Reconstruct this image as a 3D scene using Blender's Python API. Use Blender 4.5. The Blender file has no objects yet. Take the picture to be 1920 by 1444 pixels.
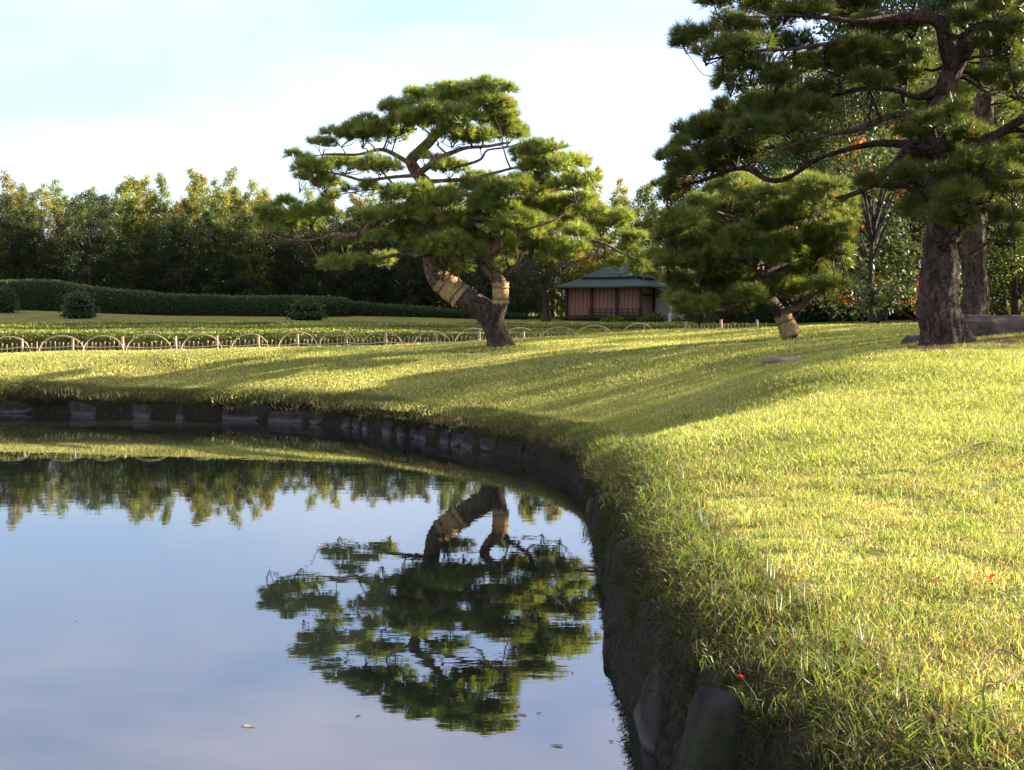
import bpy, math
import numpy as np
from mathutils import Vector, Matrix, Euler

# ------------------------------------------------------------------ camera, sky, sun, exposure
S = bpy.context.scene
F, PCX, PCY, YH, H = 2400.0, 960.0, 722.0, 600.0, 1.9      # focal length / picture centre / horizon (photo pixels), eye height over water
PITCH = math.atan((PCY - YH) / F)
cam_data = bpy.data.cameras.new('camera'); cam = bpy.data.objects.new('camera', cam_data); S.collection.objects.link(cam)
cam.location = (0, 0, H); cam.rotation_euler = (math.pi / 2 - PITCH, 0, 0)
cam_data.sensor_width = 36; cam_data.lens = 36 * F / 1920; cam_data.clip_start = 0.1; cam_data.clip_end = 3000
cam_data.dof.use_dof = True; cam_data.dof.focus_distance = 8.5; cam_data.dof.aperture_fstop = 14.0
S.camera = cam

SUN_AZ, SUN_EL = math.atan2(1.0, 0.30), math.radians(20)     # azimuth measured from +Y towards +X
world = bpy.data.worlds.new('World'); S.world = world; world.use_nodes = True
wt = world.node_tree; wt.nodes.clear()
def wn(t, **k):
    n = wt.nodes.new(t)
    for a, b in k.items(): setattr(n, a, b)
    return n
sky = wn('ShaderNodeTexSky', sky_type='NISHITA', sun_disc=False, sun_elevation=SUN_EL, sun_rotation=SUN_AZ,
         air_density=1.0, dust_density=1.6, ozone_density=2.2)
bg = wn('ShaderNodeBackground'); bg.inputs[1].default_value = 0.063
wo = wn('ShaderNodeOutputWorld')
tc = wn('ShaderNodeTexCoord'); sep = wn('ShaderNodeSeparateXYZ'); wt.links.new(tc.outputs['Generated'], sep.inputs[0])
zc = wn('ShaderNodeMath', operation='MAXIMUM'); zc.inputs[1].default_value = 0.03; wt.links.new(sep.outputs[2], zc.inputs[0])
za = wn('ShaderNodeMath', operation='ADD'); za.inputs[1].default_value = 0.12; wt.links.new(zc.outputs[0], za.inputs[0])
dv = wn('ShaderNodeVectorMath', operation='DIVIDE'); cb = wn('ShaderNodeCombineXYZ')
for i in range(3): wt.links.new(za.outputs[0], cb.inputs[i])
wt.links.new(tc.outputs['Generated'], dv.inputs[0]); wt.links.new(cb.outputs[0], dv.inputs[1])
mp = wn('ShaderNodeMapping'); mp.inputs['Scale'].default_value = (0.8, 0.9, 0.6); mp.inputs['Location'].default_value = (0.35, 0.9, 0.0)
wt.links.new(dv.outputs[0], mp.inputs[0])
cn = wn('ShaderNodeTexNoise'); cn.inputs['Scale'].default_value = 1.15; cn.inputs['Detail'].default_value = 7; cn.inputs['Roughness'].default_value = 0.52
cn.inputs['Distortion'].default_value = 0.5
wt.links.new(mp.outputs[0], cn.inputs['Vector'])
cr = wn('ShaderNodeValToRGB'); cr.color_ramp.elements[0].position = 0.36; cr.color_ramp.elements[1].position = 0.66
cr.color_ramp.elements[0].color = (0, 0, 0, 1); cr.color_ramp.elements[1].color = (1, 1, 1, 1)
wt.links.new(cn.outputs['Fac'], cr.inputs[0])
el = wn('ShaderNodeMapRange', interpolation_type='SMOOTHSTEP'); wt.links.new(sep.outputs[2], el.inputs['Value'])     # a bank of thin cloud above about fifteen degrees
for a, b in (('From Min', .20), ('From Max', .33), ('To Min', .22), ('To Max', .9)): el.inputs[a].default_value = b
cm = wn('ShaderNodeMath', operation='MULTIPLY'); wt.links.new(cr.outputs[0], cm.inputs[0]); wt.links.new(el.outputs[0], cm.inputs[1])
ca = wn('ShaderNodeMath', operation='ADD', use_clamp=True); ca.inputs[1].default_value = .12; wt.links.new(cm.outputs[0], ca.inputs[0]); cm = ca
mixc = wn('ShaderNodeMix', data_type='RGBA')
wt.links.new(cm.outputs[0], mixc.inputs['Factor']); tn = wn('ShaderNodeMix', data_type='RGBA', blend_type='MULTIPLY'); tn.inputs['Factor'].default_value = 1; tn.inputs['B'].default_value = (1.02, 1.05, 1.24, 1)
wt.links.new(sky.outputs[0], tn.inputs['A']); wt.links.new(tn.outputs['Result'], mixc.inputs['A'])
mixc.inputs['B'].default_value = (5.3, 4.85, 5.2, 1)
wt.links.new(mixc.outputs['Result'], bg.inputs[0]); wt.links.new(bg.outputs[0], wo.inputs[0])

sun_d = bpy.data.lights.new('sun', 'SUN'); sun_d.energy = 5.0; sun_d.angle = math.radians(0.5); sun_d.color = (1.0, 0.89, 0.72)
sun = bpy.data.objects.new('sun', sun_d); S.collection.objects.link(sun)
SL = Vector((math.sin(SUN_AZ) * math.cos(SUN_EL), math.cos(SUN_AZ) * math.cos(SUN_EL), math.sin(SUN_EL)))
sun.rotation_euler = (-SL).to_track_quat('-Z', 'Y').to_euler(); sun.location = (30, 10, 20)

S.view_settings.view_transform = 'Standard'; S.view_settings.look = 'None'
S.view_settings.exposure = 2.42; S.view_settings.gamma = 1; S.view_settings.use_curve_mapping = False
S.cycles.max_bounces = 8; S.cycles.transparent_max_bounces = 4

# ------------------------------------------------------------------ helpers
rng = np.random.default_rng(11)
def PT(x, y, d):
    """world point on the photo's ray (x, y) at horizontal distance d ahead"""
    cp, sp = math.cos(PITCH), math.sin(PITCH); u = (PCY - y) / F
    dx, dy, dz = (x - PCX) / F, cp + u * sp, -sp + u * cp
    k = d / dy
    return np.array([dx * k, d, H + dz * k])

def smooth(x): x = np.clip(x, 0, 1); return x * x * (3 - 2 * x)
_sn = {}
def snoise(p, f, seed=0, oct=3):
    """cheap smooth noise about -1..1 of points p (N,3)"""
    if seed not in _sn:
        r = np.random.default_rng(seed + 1000); v = r.normal(size=(24, 3)); v /= np.linalg.norm(v, axis=1)[:, None]
        _sn[seed] = (v * r.uniform(.7, 1.4, (24, 1)), r.uniform(0, 6.28, 24))
    v, ph = _sn[seed]; out = 0; a = 1
    for o in range(oct):
        k = slice(o * 8, o * 8 + 8) if o < 3 else slice(0, 8)
        out = out + a * np.sin(p @ (v[k].T * f * 2 ** o) + ph[k]).sum(1) / 3.2; a *= .5
    return out / 1.6

class MB:
    def __init__(s): s.v = []; s.c = []; s.f = {}; s.n = 0
    def add(s, v, faces, col=(1, 1, 1)):
        v = np.asarray(v, float).reshape(-1, 3); faces = np.asarray(faces, int)
        s.v.append(v)
        c = np.ones((len(v), 4)); c[:, :3] = col; s.c.append(c)
        s.f.setdefault(faces.shape[1], []).append(faces + s.n); s.n += len(v)
        return s
    def mesh(s, name, smooth_shade=False):
        v = np.concatenate(s.v); me = bpy.data.meshes.new(name)
        me.vertices.add(len(v)); me.vertices.foreach_set('co', v.ravel())
        loops = []; tot = []
        for k in sorted(s.f):
            a = np.concatenate(s.f[k]); loops.append(a.ravel()); tot.append(np.full(len(a), k))
        loops = np.concatenate(loops); tot = np.concatenate(tot)
        me.loops.add(len(loops)); me.loops.foreach_set('vertex_index', loops)
        me.polygons.add(len(tot)); me.polygons.foreach_set('loop_start', np.concatenate([[0], np.cumsum(tot)[:-1]])); me.polygons.foreach_set('loop_total', tot)
        me.polygons.foreach_set('use_smooth', np.full(len(tot), smooth_shade))
        at = me.attributes.new('tint', 'FLOAT_COLOR', 'POINT'); at.data.foreach_set('color', np.concatenate(s.c).ravel())
        me.update(calc_edges=True)
        return me
    def build(s, name, mat, parent=None, smooth_shade=False, kind=None):
        return obj(name, s.mesh(name, smooth_shade), mat, parent, kind)

def obj(name, me, mat, parent=None, kind=None):
    if mat is not None and not me.materials: me.materials.append(mat)
    o = bpy.data.objects.new(name, me); S.collection.objects.link(o)
    if parent is not None:
        o.parent = parent; o.matrix_parent_inverse = Matrix.Translation(parent.location).inverted() if not parent.parent else (Matrix.Translation(parent.parent.location)).inverted() @ Matrix.Identity(4)
    if kind: o['kind'] = kind
    return o
def tag(o, label=None, cat=None, group=None, kind=None):
    if label: o['label'] = label
    if cat: o['category'] = cat
    if group: o['group'] = group
    if kind: o['kind'] = kind
    return o
def empty(name, loc, label, cat, group=None):
    o = bpy.data.objects.new(name, None); S.collection.objects.link(o); o.location = loc; o.empty_display_size = .2
    return tag(o, label, cat, group)
def copy_tree(root, loc, rz=0, sc=1.0, color=None):
    c = root.copy(); S.collection.objects.link(c); c.location = loc; c.rotation_euler = (0, 0, rz); c.scale = (sc, sc, sc)
    def kids(o, p):
        for ch in list(o.children):
            d = ch.copy(); S.collection.objects.link(d); d.parent = p
            if color: d.color = color
            kids(ch, d)
    kids(root, c)
    return c
ONES = 'first second third fourth fifth sixth seventh eighth ninth tenth eleventh twelfth thirteenth fourteenth fifteenth sixteenth seventeenth eighteenth nineteenth'.split()
def nth(i):
    if i <= 19: return ONES[i - 1]
    t, u = divmod(i, 10); T = {2: 'twent', 3: 'thirt', 4: 'fort', 5: 'fift', 6: 'sixt', 7: 'sevent', 8: 'eight', 9: 'ninet'}[t]
    return T + 'ieth' if u == 0 else T + 'y-' + ONES[u - 1]

def catmull(pts, rad, step):
    pts = np.asarray(pts, float); rad = np.asarray(rad, float)
    P = np.vstack([2 * pts[0] - pts[1], pts, 2 * pts[-1] - pts[-2]]); R = np.concatenate([[rad[0]], rad, [rad[-1]]])
    out = []; ro = []
    for i in range(1, len(P) - 2):
        n = max(2, int(np.linalg.norm(P[i + 1] - P[i]) / step))
        t = np.linspace(0, 1, n, endpoint=False)[:, None]
        p0, p1, p2, p3 = P[i - 1], P[i], P[i + 1], P[i + 2]
        out.append(.5 * ((2 * p1) + (-p0 + p2) * t + (2 * p0 - 5 * p1 + 4 * p2 - p3) * t * t + (-p0 + 3 * p1 - 3 * p2 + p3) * t ** 3))
        ro.append(R[i] + (R[i + 1] - R[i]) * t[:, 0])
    out.append(P[-2][None]); ro.append(R[-2:-1])
    return np.vstack(out), np.concatenate(ro)

def tube(mb, pts, rad, seg=8, bump=0, bf=6, seed=0, col=(1, 1, 1), cap=True, flare=0, ridge=0):
    pts = np.asarray(pts, float); n = len(pts)
    T = np.gradient(pts, axis=0); T /= np.linalg.norm(T, axis=1)[:, None] + 1e-9
    N = np.zeros_like(T); a = np.array([1.0, 0, 0]) if abs(T[0][0]) < .8 else np.array([0, 1.0, 0])
    for i in range(n):
        a = a - T[i] * (a @ T[i]); a /= np.linalg.norm(a) + 1e-9; N[i] = a
    B = np.cross(T, N); th = np.linspace(0, 2 * math.pi, seg, endpoint=False)
    dirs = N[:, None] * np.cos(th)[None, :, None] + B[:, None] * np.sin(th)[None, :, None]
    R = np.repeat(np.asarray(rad, float)[:, None], seg, 1)
    if flare:
        s = np.concatenate([[0], np.cumsum(np.linalg.norm(np.diff(pts, axis=0), axis=1))])
        lob = .6 + .4 * np.cos(th * 5 + 1.3) + .3 * np.cos(th * 3 + .4)
        R = R * (1 + flare * np.exp(-s / (rad[0] * 1.1))[:, None] * lob[None, :])
    if ridge:
        q = np.stack([np.cos(th) * 3.2, np.sin(th) * 3.2, np.zeros(seg)], 1)
        s = np.concatenate([[0], np.cumsum(np.linalg.norm(np.diff(pts, axis=0), axis=1))])
        for i in range(n):
            w = snoise(q + np.array([0, 0, s[i] * 1.6]), 1.9, seed + 7, 2)
            R[i] *= 1 + ridge * (np.abs(w) ** .6 * 1.6 - 1)
    V = pts[:, None] + dirs * R[:, :, None]
    if bump:
        q = V.reshape(-1, 3); V = (q + dirs.reshape(-1, 3) * (snoise(q, bf, seed) * bump * R.ravel())[:, None]).reshape(n, seg, 3)
    i, j = np.meshgrid(np.arange(n - 1), np.arange(seg), indexing='ij'); j2 = (j + 1) % seg
    f = np.stack([i * seg + j, i * seg + j2, (i + 1) * seg + j2, (i + 1) * seg + j], -1).reshape(-1, 4)
    base = mb.n; mb.add(V.reshape(-1, 3), f, col)
    if cap:
        c = pts[-1][None]; idx = (n - 1) * seg
        mb.add(np.vstack([V[-1], c]), [[k, (k + 1) % seg, seg] for k in range(seg)], col)
        mb.add(np.vstack([V[0], pts[0][None]]), [[(k + 1) % seg, k, seg] for k in range(seg)], col)

def boxv(sx, sy, sz, c=(0, 0, 0), rot=0):
    v = np.array([[x, y, z] for x in (-.5, .5) for y in (-.5, .5) for z in (-.5, .5)]) * [sx, sy, sz]
    if rot:
        k, s = math.cos(rot), math.sin(rot); v = np.stack([v[:, 0] * k - v[:, 1] * s, v[:, 0] * s + v[:, 1] * k, v[:, 2]], 1)
    f = [[0, 1, 3, 2], [4, 6, 7, 5], [0, 4, 5, 1], [2, 3, 7, 6], [0, 2, 6, 4], [1, 5, 7, 3]]
    return v + np.asarray(c), f

def unit(v): return v / (np.linalg.norm(v, axis=-1, keepdims=True) + 1e-9)
def rdir(n, r=None): return unit((r or rng).normal(size=(n, 3)))

# ------------------------------------------------------------------ materials
def newmat(name):
    m = bpy.data.materials.new(name); m.use_nodes = True; nt = m.node_tree
    p = nt.nodes['Principled BSDF']
    return m, nt, p
def N(nt, t, **k):
    n = nt.nodes.new(t)
    for a, b in k.items(): setattr(n, a, b)
    return n
def ramp(nt, stops):
    r = N(nt, 'ShaderNodeValToRGB'); e = r.color_ramp.elements
    while len(e) < len(stops): e.new(.5)
    for el, (p, c) in zip(e, stops): el.position = p; el.color = (*c, 1)
    return r
def mat_simple(name, col, rough=.7, spec=.3, var=.35, vscale=6, bump=.3, bscale=40, stretch=(1, 1, 1), use_tint=False):
    m, nt, p = newmat(name); L = nt.links.new
    tc = N(nt, 'ShaderNodeTexCoord'); mp = N(nt, 'ShaderNodeMapping'); mp.inputs['Scale'].default_value = stretch; L(tc.outputs['Object'], mp.inputs[0])
    n1 = N(nt, 'ShaderNodeTexNoise'); n1.inputs['Scale'].default_value = vscale; n1.inputs['Detail'].default_value = 5; L(mp.outputs[0], n1.inputs['Vector'])
    r = ramp(nt, [(.25, [c * (1 - var) for c in col]), (.75, [min(1, c * (1 + var)) for c in col])]); L(n1.outputs['Fac'], r.inputs[0])
    out = r.outputs[0]
    if use_tint:
        a = N(nt, 'ShaderNodeAttribute', attribute_name='tint'); mx = N(nt, 'ShaderNodeMix', data_type='RGBA', blend_type='MULTIPLY'); mx.inputs['Factor'].default_value = 1
        L(out, mx.inputs['A']); L(a.outputs['Color'], mx.inputs['B']); out = mx.outputs['Result']
    L(out, p.inputs['Base Color']); p.inputs['Roughness'].default_value = rough; p.inputs['Specular IOR Level'].default_value = spec
    n2 = N(nt, 'ShaderNodeTexNoise'); n2.inputs['Scale'].default_value = bscale; n2.inputs['Detail'].default_value = 6; L(mp.outputs[0], n2.inputs['Vector'])
    b = N(nt, 'ShaderNodeBump'); b.inputs['Strength'].default_value = bump; b.inputs['Distance'].default_value = .03; L(n2.outputs['Fac'], b.inputs['Height']); L(b.outputs[0], p.inputs['Normal'])
    return m
def mat_bark(name, plate, deep, scale=(7, 7, 2.2), dist=.03):
    m, nt, p = newmat(name); L = nt.links.new
    tc = N(nt, 'ShaderNodeTexCoord')
    nz = N(nt, 'ShaderNodeTexNoise'); nz.inputs['Scale'].default_value = 5; nz.inputs['Detail'].default_value = 4; L(tc.outputs['Object'], nz.inputs['Vector'])
    ad = N(nt, 'ShaderNodeMix', data_type='RGBA', blend_type='LINEAR_LIGHT'); ad.inputs['Factor'].default_value = .16
    L(tc.outputs['Object'], ad.inputs['A']); L(nz.outputs['Color'], ad.inputs['B'])
    hs = []
    for k, wd in ((1.0, .22), (2.3, .3)):
        mp = N(nt, 'ShaderNodeMapping'); mp.inputs['Scale'].default_value = [c * k for c in scale]; L(ad.outputs['Result'], mp.inputs[0])
        vo = N(nt, 'ShaderNodeTexVoronoi', feature='DISTANCE_TO_EDGE'); vo.inputs['Scale'].default_value = 1; L(mp.outputs[0], vo.inputs['Vector'])
        sm = N(nt, 'ShaderNodeMapRange', interpolation_type='SMOOTHSTEP'); sm.inputs['From Max'].default_value = wd; L(vo.outputs['Distance'], sm.inputs['Value']); hs.append(sm.outputs[0])
    bk = N(nt, 'ShaderNodeTexNoise'); bk.inputs['Scale'].default_value = 6; bk.inputs['Detail'].default_value = 5; bk.inputs['Roughness'].default_value = .65; L(tc.outputs['Object'], bk.inputs['Vector'])
    bm_ = N(nt, 'ShaderNodeMapRange'); bm_.inputs['From Min'].default_value = .42; bm_.inputs['From Max'].default_value = .66; L(bk.outputs['Fac'], bm_.inputs['Value'])
    mxx = N(nt, 'ShaderNodeMath', operation='MAXIMUM'); L(hs[0], mxx.inputs[0]); L(bm_.outputs[0], mxx.inputs[1]); hs[0] = mxx.outputs[0]
    w2 = N(nt, 'ShaderNodeMath', operation='MULTIPLY_ADD'); w2.inputs[1].default_value = .4; w2.inputs[2].default_value = .6; L(hs[1], w2.inputs[0])
    hc = N(nt, 'ShaderNodeMath', operation='MULTIPLY'); L(hs[0], hc.inputs[0]); L(w2.outputs[0], hc.inputs[1])
    fine = N(nt, 'ShaderNodeTexNoise'); fine.inputs['Scale'].default_value = 30; fine.inputs['Detail'].default_value = 7; fine.inputs['Roughness'].default_value = .7; L(tc.outputs['Object'], fine.inputs['Vector'])
    big = N(nt, 'ShaderNodeTexNoise'); big.inputs['Scale'].default_value = 2.5; big.inputs['Detail'].default_value = 4; L(tc.outputs['Object'], big.inputs['Vector'])
    r = ramp(nt, [(.05, deep), (.5, [c * .7 for c in plate]), (1, plate)]); L(hc.outputs[0], r.inputs[0])
    out = r.outputs[0]
    for src_, lo, hi, a_ in ((fine, (.4, .38, .36), (1.35, 1.3, 1.25), .8), (big, (.6, .55, .52), (1.3, 1.3, 1.35), .8)):
        fr = ramp(nt, [(.32, lo), (.68, hi)]); L(src_.outputs['Fac'], fr.inputs[0]); hv = N(nt, 'ShaderNodeMix', data_type='RGBA', blend_type='MULTIPLY'); hv.inputs['Factor'].default_value = a_
        L(out, hv.inputs['A']); L(fr.outputs[0], hv.inputs['B']); out = hv.outputs['Result']
    a = N(nt, 'ShaderNodeAttribute', attribute_name='tint'); mx = N(nt, 'ShaderNodeMix', data_type='RGBA', blend_type='MULTIPLY'); mx.inputs['Factor'].default_value = 1
    L(out, mx.inputs['A']); L(a.outputs['Color'], mx.inputs['B'])
    L(mx.outputs['Result'], p.inputs['Base Color']); p.inputs['Roughness'].default_value = .85; p.inputs['Specular IOR Level'].default_value = .2
    hh = N(nt, 'ShaderNodeMath', operation='MULTIPLY_ADD'); hh.inputs[1].default_value = .3; L(fine.outputs['Fac'], hh.inputs[0]); L(hc.outputs[0], hh.inputs[2])
    b = N(nt, 'ShaderNodeBump'); b.inputs['Strength'].default_value = .9; b.inputs['Distance'].default_value = dist; L(hh.outputs[0], b.inputs['Height']); L(b.outputs[0], p.inputs['Normal'])
    return m
def mat_leaf(name, trans=.4, spec=.25, rough=.5, instancer=False, objcol=False, tcol=(1.25, 1.15, .55)):
    """leaf / blade: colour from the mesh's tint, partly letting light through"""
    m, nt, p = newmat(name); L = nt.links.new
    a = N(nt, 'ShaderNodeAttribute', attribute_name='tint'); out = a.outputs['Color']
    if instancer:
        i = N(nt, 'ShaderNodeAttribute', attribute_name='itint', attribute_type='INSTANCER'); mx = N(nt, 'ShaderNodeMix', data_type='RGBA', blend_type='MULTIPLY'); mx.inputs['Factor'].default_value = 1
        L(out, mx.inputs['A']); L(i.outputs['Color'], mx.inputs['B']); out = mx.outputs['Result']
    if objcol:
        i = N(nt, 'ShaderNodeObjectInfo'); mx = N(nt, 'ShaderNodeMix', data_type='RGBA', blend_type='MULTIPLY'); mx.inputs['Factor'].default_value = 1
        L(out, mx.inputs['A']); L(i.outputs['Color'], mx.inputs['B']); out = mx.outputs['Result']
    L(out, p.inputs['Base Color']); p.inputs['Roughness'].default_value = rough; p.inputs['Specular IOR Level'].default_value = spec
    t = N(nt, 'ShaderNodeBsdfTranslucent'); mc = N(nt, 'ShaderNodeMix', data_type='RGBA', blend_type='MULTIPLY'); mc.inputs['Factor'].default_value = 1; mc.inputs['B'].default_value = (*tcol, 1)
    L(out, mc.inputs['A']); L(mc.outputs['Result'], t.inputs[0])
    ms = N(nt, 'ShaderNodeMixShader'); ms.inputs[0].default_value = trans; L(p.outputs[0], ms.inputs[1]); L(t.outputs[0], ms.inputs[2])
    L(ms.outputs[0], nt.nodes['Material Output'].inputs[0])
    return m

M = {}
M['bark_pine'] = mat_bark('pine_bark', (.19, .135, .10), (.05, .036, .028), (11, 11, 3))
M['bark_big'] = mat_bark('old_pine_bark', (.13, .088, .068), (.026, .018, .014), (9, 9, 1.25), .06)
M['bark'] = mat_simple('tree_bark', (.035, .028, .022), .9, .2, .4, 5, .5, 30, (1, 1, .3))
M['needle'] = mat_leaf('pine_needle', .45, .4, .4)
M['leaf'] = mat_leaf('tree_leaf', .45, .3, .5, objcol=True)
M['hedge'] = mat_leaf('hedge_leaf', .4, .25, .5)
M['blade'] = mat_leaf('grass_blade', .5, .3, .45, instancer=True, tcol=(1.2, 1.15, .5))
M['hedge_core'] = mat_simple('hedge_core', (.42, .42, .42), .9, .1, .5, 6, .8, 25, use_tint=True)
M['straw'] = mat_simple('rice_straw', (.38, .26, .12), .85, .2, .55, 34, .9, 60, (1, 1, .22), use_tint=True)
M['rope'] = mat_simple('straw_rope', (.20, .125, .06), .9, .2, .3, 40, .5, 80)
M['wood_pale'] = mat_simple('weathered_wood', (.33, .24, .18), .8, .2, .35, 9, .4, 50, (1, 1, .3), use_tint=True)
M['bamboo'] = mat_simple('split_bamboo', (.42, .33, .23), .5, .4, .35, 8, .2, 40)
M['stone'] = None; M['rock'] = mat_simple('boulder_rock', (.085, .062, .054), .9, .2, .7, 3.5, 1.0, 6)
M['leaf_red'] = mat_leaf('red_leaf', .4, .3, .5)
M['twig'] = mat_simple('dry_twig', (.14, .095, .06), .9, .2, .4, 30, .4, 80)

def mat_stone():
    m, nt, p = newmat('bank_stone'); L = nt.links.new
    tc = N(nt, 'ShaderNodeTexCoord'); geo = N(nt, 'ShaderNodeNewGeometry'); oi = N(nt, 'ShaderNodeObjectInfo')
    off = N(nt, 'ShaderNodeVectorMath', operation='ADD'); L(geo.outputs['Position'], off.inputs[0]); L(oi.outputs['Random'], off.inputs[1])
    n1 = N(nt, 'ShaderNodeTexNoise'); n1.inputs['Scale'].default_value = 4; n1.inputs['Detail'].default_value = 8; n1.inputs['Roughness'].default_value = .65; L(off.outputs[0], n1.inputs['Vector'])
    r = ramp(nt, [(.3, (.008, .007, .006)), (.52, (.024, .020, .018)), (.72, (.062, .054, .048))]); L(n1.outputs['Fac'], r.inputs[0])
    ms = N(nt, 'ShaderNodeTexNoise'); ms.inputs['Scale'].default_value = 2.3; ms.inputs['Detail'].default_value = 6; L(geo.outputs['Position'], ms.inputs['Vector'])
    mr = ramp(nt, [(.5, (0, 0, 0)), (.62, (1, 1, 1))]); L(ms.outputs['Fac'], mr.inputs[0])
    mm = N(nt, 'ShaderNodeMix', data_type='RGBA'); mm.inputs['B'].default_value = (.018, .024, .008, 1); L(mr.outputs[0], mm.inputs['Factor']); L(r.outputs[0], mm.inputs['A'])
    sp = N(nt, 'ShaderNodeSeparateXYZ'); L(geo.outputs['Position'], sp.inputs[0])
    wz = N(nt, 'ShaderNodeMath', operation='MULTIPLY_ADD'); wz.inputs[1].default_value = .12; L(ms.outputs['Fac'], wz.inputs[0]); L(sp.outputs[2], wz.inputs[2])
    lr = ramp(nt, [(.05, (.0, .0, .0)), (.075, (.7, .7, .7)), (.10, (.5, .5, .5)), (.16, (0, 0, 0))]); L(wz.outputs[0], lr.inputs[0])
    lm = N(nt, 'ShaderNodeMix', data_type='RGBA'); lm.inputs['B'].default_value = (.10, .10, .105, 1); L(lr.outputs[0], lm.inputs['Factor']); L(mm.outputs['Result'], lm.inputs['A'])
    L(lm.outputs['Result'], p.inputs['Base Color']); p.inputs['Roughness'].default_value = .85; p.inputs['Specular IOR Level'].default_value = .15
    n2 = N(nt, 'ShaderNodeTexNoise'); n2.inputs['Scale'].default_value = 9; n2.inputs['Detail'].default_value = 10; n2.inputs['Roughness'].default_value = .7; L(off.outputs[0], n2.inputs['Vector'])
    b = N(nt, 'ShaderNodeBump'); b.inputs['Strength'].default_value = .9; b.inputs['Distance'].default_value = .09; L(n2.outputs['Fac'], b.inputs['Height']); L(b.outputs[0], p.inputs['Normal'])
    return m
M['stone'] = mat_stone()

def mat_ground():
    m, nt, p = newmat('lawn_ground'); L = nt.links.new
    geo = N(nt, 'ShaderNodeNewGeometry'); a = N(nt, 'ShaderNodeAttribute', attribute_name='tint'); sc = N(nt, 'ShaderNodeSeparateColor'); L(a.outputs['Color'], sc.inputs[0])
    n1 = N(nt, 'ShaderNodeTexNoise'); n1.inputs['Scale'].default_value = 1.3; n1.inputs['Detail'].default_value = 9; n1.inputs['Roughness'].default_value = .7; L(geo.outputs['Position'], n1.inputs['Vector'])
    r = ramp(nt, [(.3, (.06, .075, .016)), (.5, (.13, .135, .03)), (.72, (.22, .19, .06))]); L(n1.outputs['Fac'], r.inputs[0])
    n3 = N(nt, 'ShaderNodeTexNoise'); n3.inputs['Scale'].default_value = 25; n3.inputs['Detail'].default_value = 6; L(geo.outputs['Position'], n3.inputs['Vector'])
    rs = ramp(nt, [(.3, (.07, .035, .02)), (.7, (.24, .125, .065))]); L(n3.outputs['Fac'], rs.inputs[0])
    mx = N(nt, 'ShaderNodeMix', data_type='RGBA'); L(sc.outputs[0], mx.inputs['Factor']); L(r.outputs[0], mx.inputs['A']); L(rs.outputs[0], mx.inputs['B'])
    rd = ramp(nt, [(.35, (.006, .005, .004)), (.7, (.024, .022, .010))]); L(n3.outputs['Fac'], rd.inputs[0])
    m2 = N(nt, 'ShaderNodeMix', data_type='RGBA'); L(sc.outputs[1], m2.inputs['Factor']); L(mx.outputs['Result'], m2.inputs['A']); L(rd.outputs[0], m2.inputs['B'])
    L(m2.outputs['Result'], p.inputs['Base Color']); p.inputs['Roughness'].default_value = .95; p.inputs['Specular IOR Level'].default_value = .1
    b = N(nt, 'ShaderNodeBump'); b.inputs['Strength'].default_value = .9; b.inputs['Distance'].default_value = .04; L(n3.outputs['Fac'], b.inputs['Height']); L(b.outputs[0], p.inputs['Normal'])
    return m
M['ground'] = mat_ground()

def mat_water():
    m, nt, p = newmat('pond_water'); L = nt.links.new
    p.inputs['Base Color'].default_value = (.008, .011, .009, 1); p.inputs['Roughness'].default_value = .004; p.inputs['IOR'].default_value = 3.1
    p.inputs['Specular IOR Level'].default_value = .5
    geo = N(nt, 'ShaderNodeNewGeometry'); mp = N(nt, 'ShaderNodeMapping'); mp.inputs['Scale'].default_value = (1.6, 3.4, 1); L(geo.outputs['Position'], mp.inputs[0])
    n1 = N(nt, 'ShaderNodeTexNoise'); n1.inputs['Scale'].default_value = 1.6; n1.inputs['Detail'].default_value = 3; n1.inputs['Roughness'].default_value = .5; L(mp.outputs[0], n1.inputs['Vector'])
    n2 = N(nt, 'ShaderNodeTexNoise'); n2.inputs['Scale'].default_value = .25; n2.inputs['Detail'].default_value = 2; L(geo.outputs['Position'], n2.inputs['Vector'])
    mr = N(nt, 'ShaderNodeMapRange'); mr.inputs['From Min'].default_value = .35; mr.inputs['From Max'].default_value = .65; mr.inputs['To Min'].default_value = .4; L(n2.outputs['Fac'], mr.inputs['Value'])
    ml = N(nt, 'ShaderNodeMath', operation='MULTIPLY'); L(n1.outputs['Fac'], ml.inputs[0]); L(mr.outputs[0], ml.inputs[1])
    b = N(nt, 'ShaderNodeBump'); b.inputs['Strength'].default_value = .1; b.inputs['Distance'].default_value = .006; L(ml.outputs[0], b.inputs['Height']); L(b.outputs[0], p.inputs['Normal'])
    return m
M['water'] = mat_water()

# ------------------------------------------------------------------ the shape of the land
def on_water(x, y): d = F * H / (y - YH); return PT(x, y, d)[:2]
shore_px = [(0, 775), (180, 780), (330, 785), (450, 788), (560, 794), (640, 801), (700, 811), (780, 825), (850, 836), (920, 849), (970, 861), (1020, 876),
            (1062, 896), (1090, 921), (1106, 952), (1115, 990), (1122, 1040), (1131, 1100), (1141, 1170), (1154, 1240), (1172, 1300), (1198, 1360), (1232, 1410), (1262, 1444)]
sh = [np.array(p) for p in [(-160., 36.), (-80, 32.), (-40, 29.), (-22, 27.2)]] + [on_water(*p) for p in shore_px]
sh += [np.array(p) for p in [(.80, 4.55), (1.02, 3.75), (1.38, 2.9), (2.0, 2.0), (3.0, 1.1), (4.6, .3), (8., -1.), (16, -3.), (40, -8.), (160, -20.)]]
sh3 = np.array([[p[0], p[1], 0] for p in sh])
SHORE, _ = catmull(sh3, np.zeros(len(sh3)), .12 if False else .25); SHORE = SHORE[:, :2]
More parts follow.
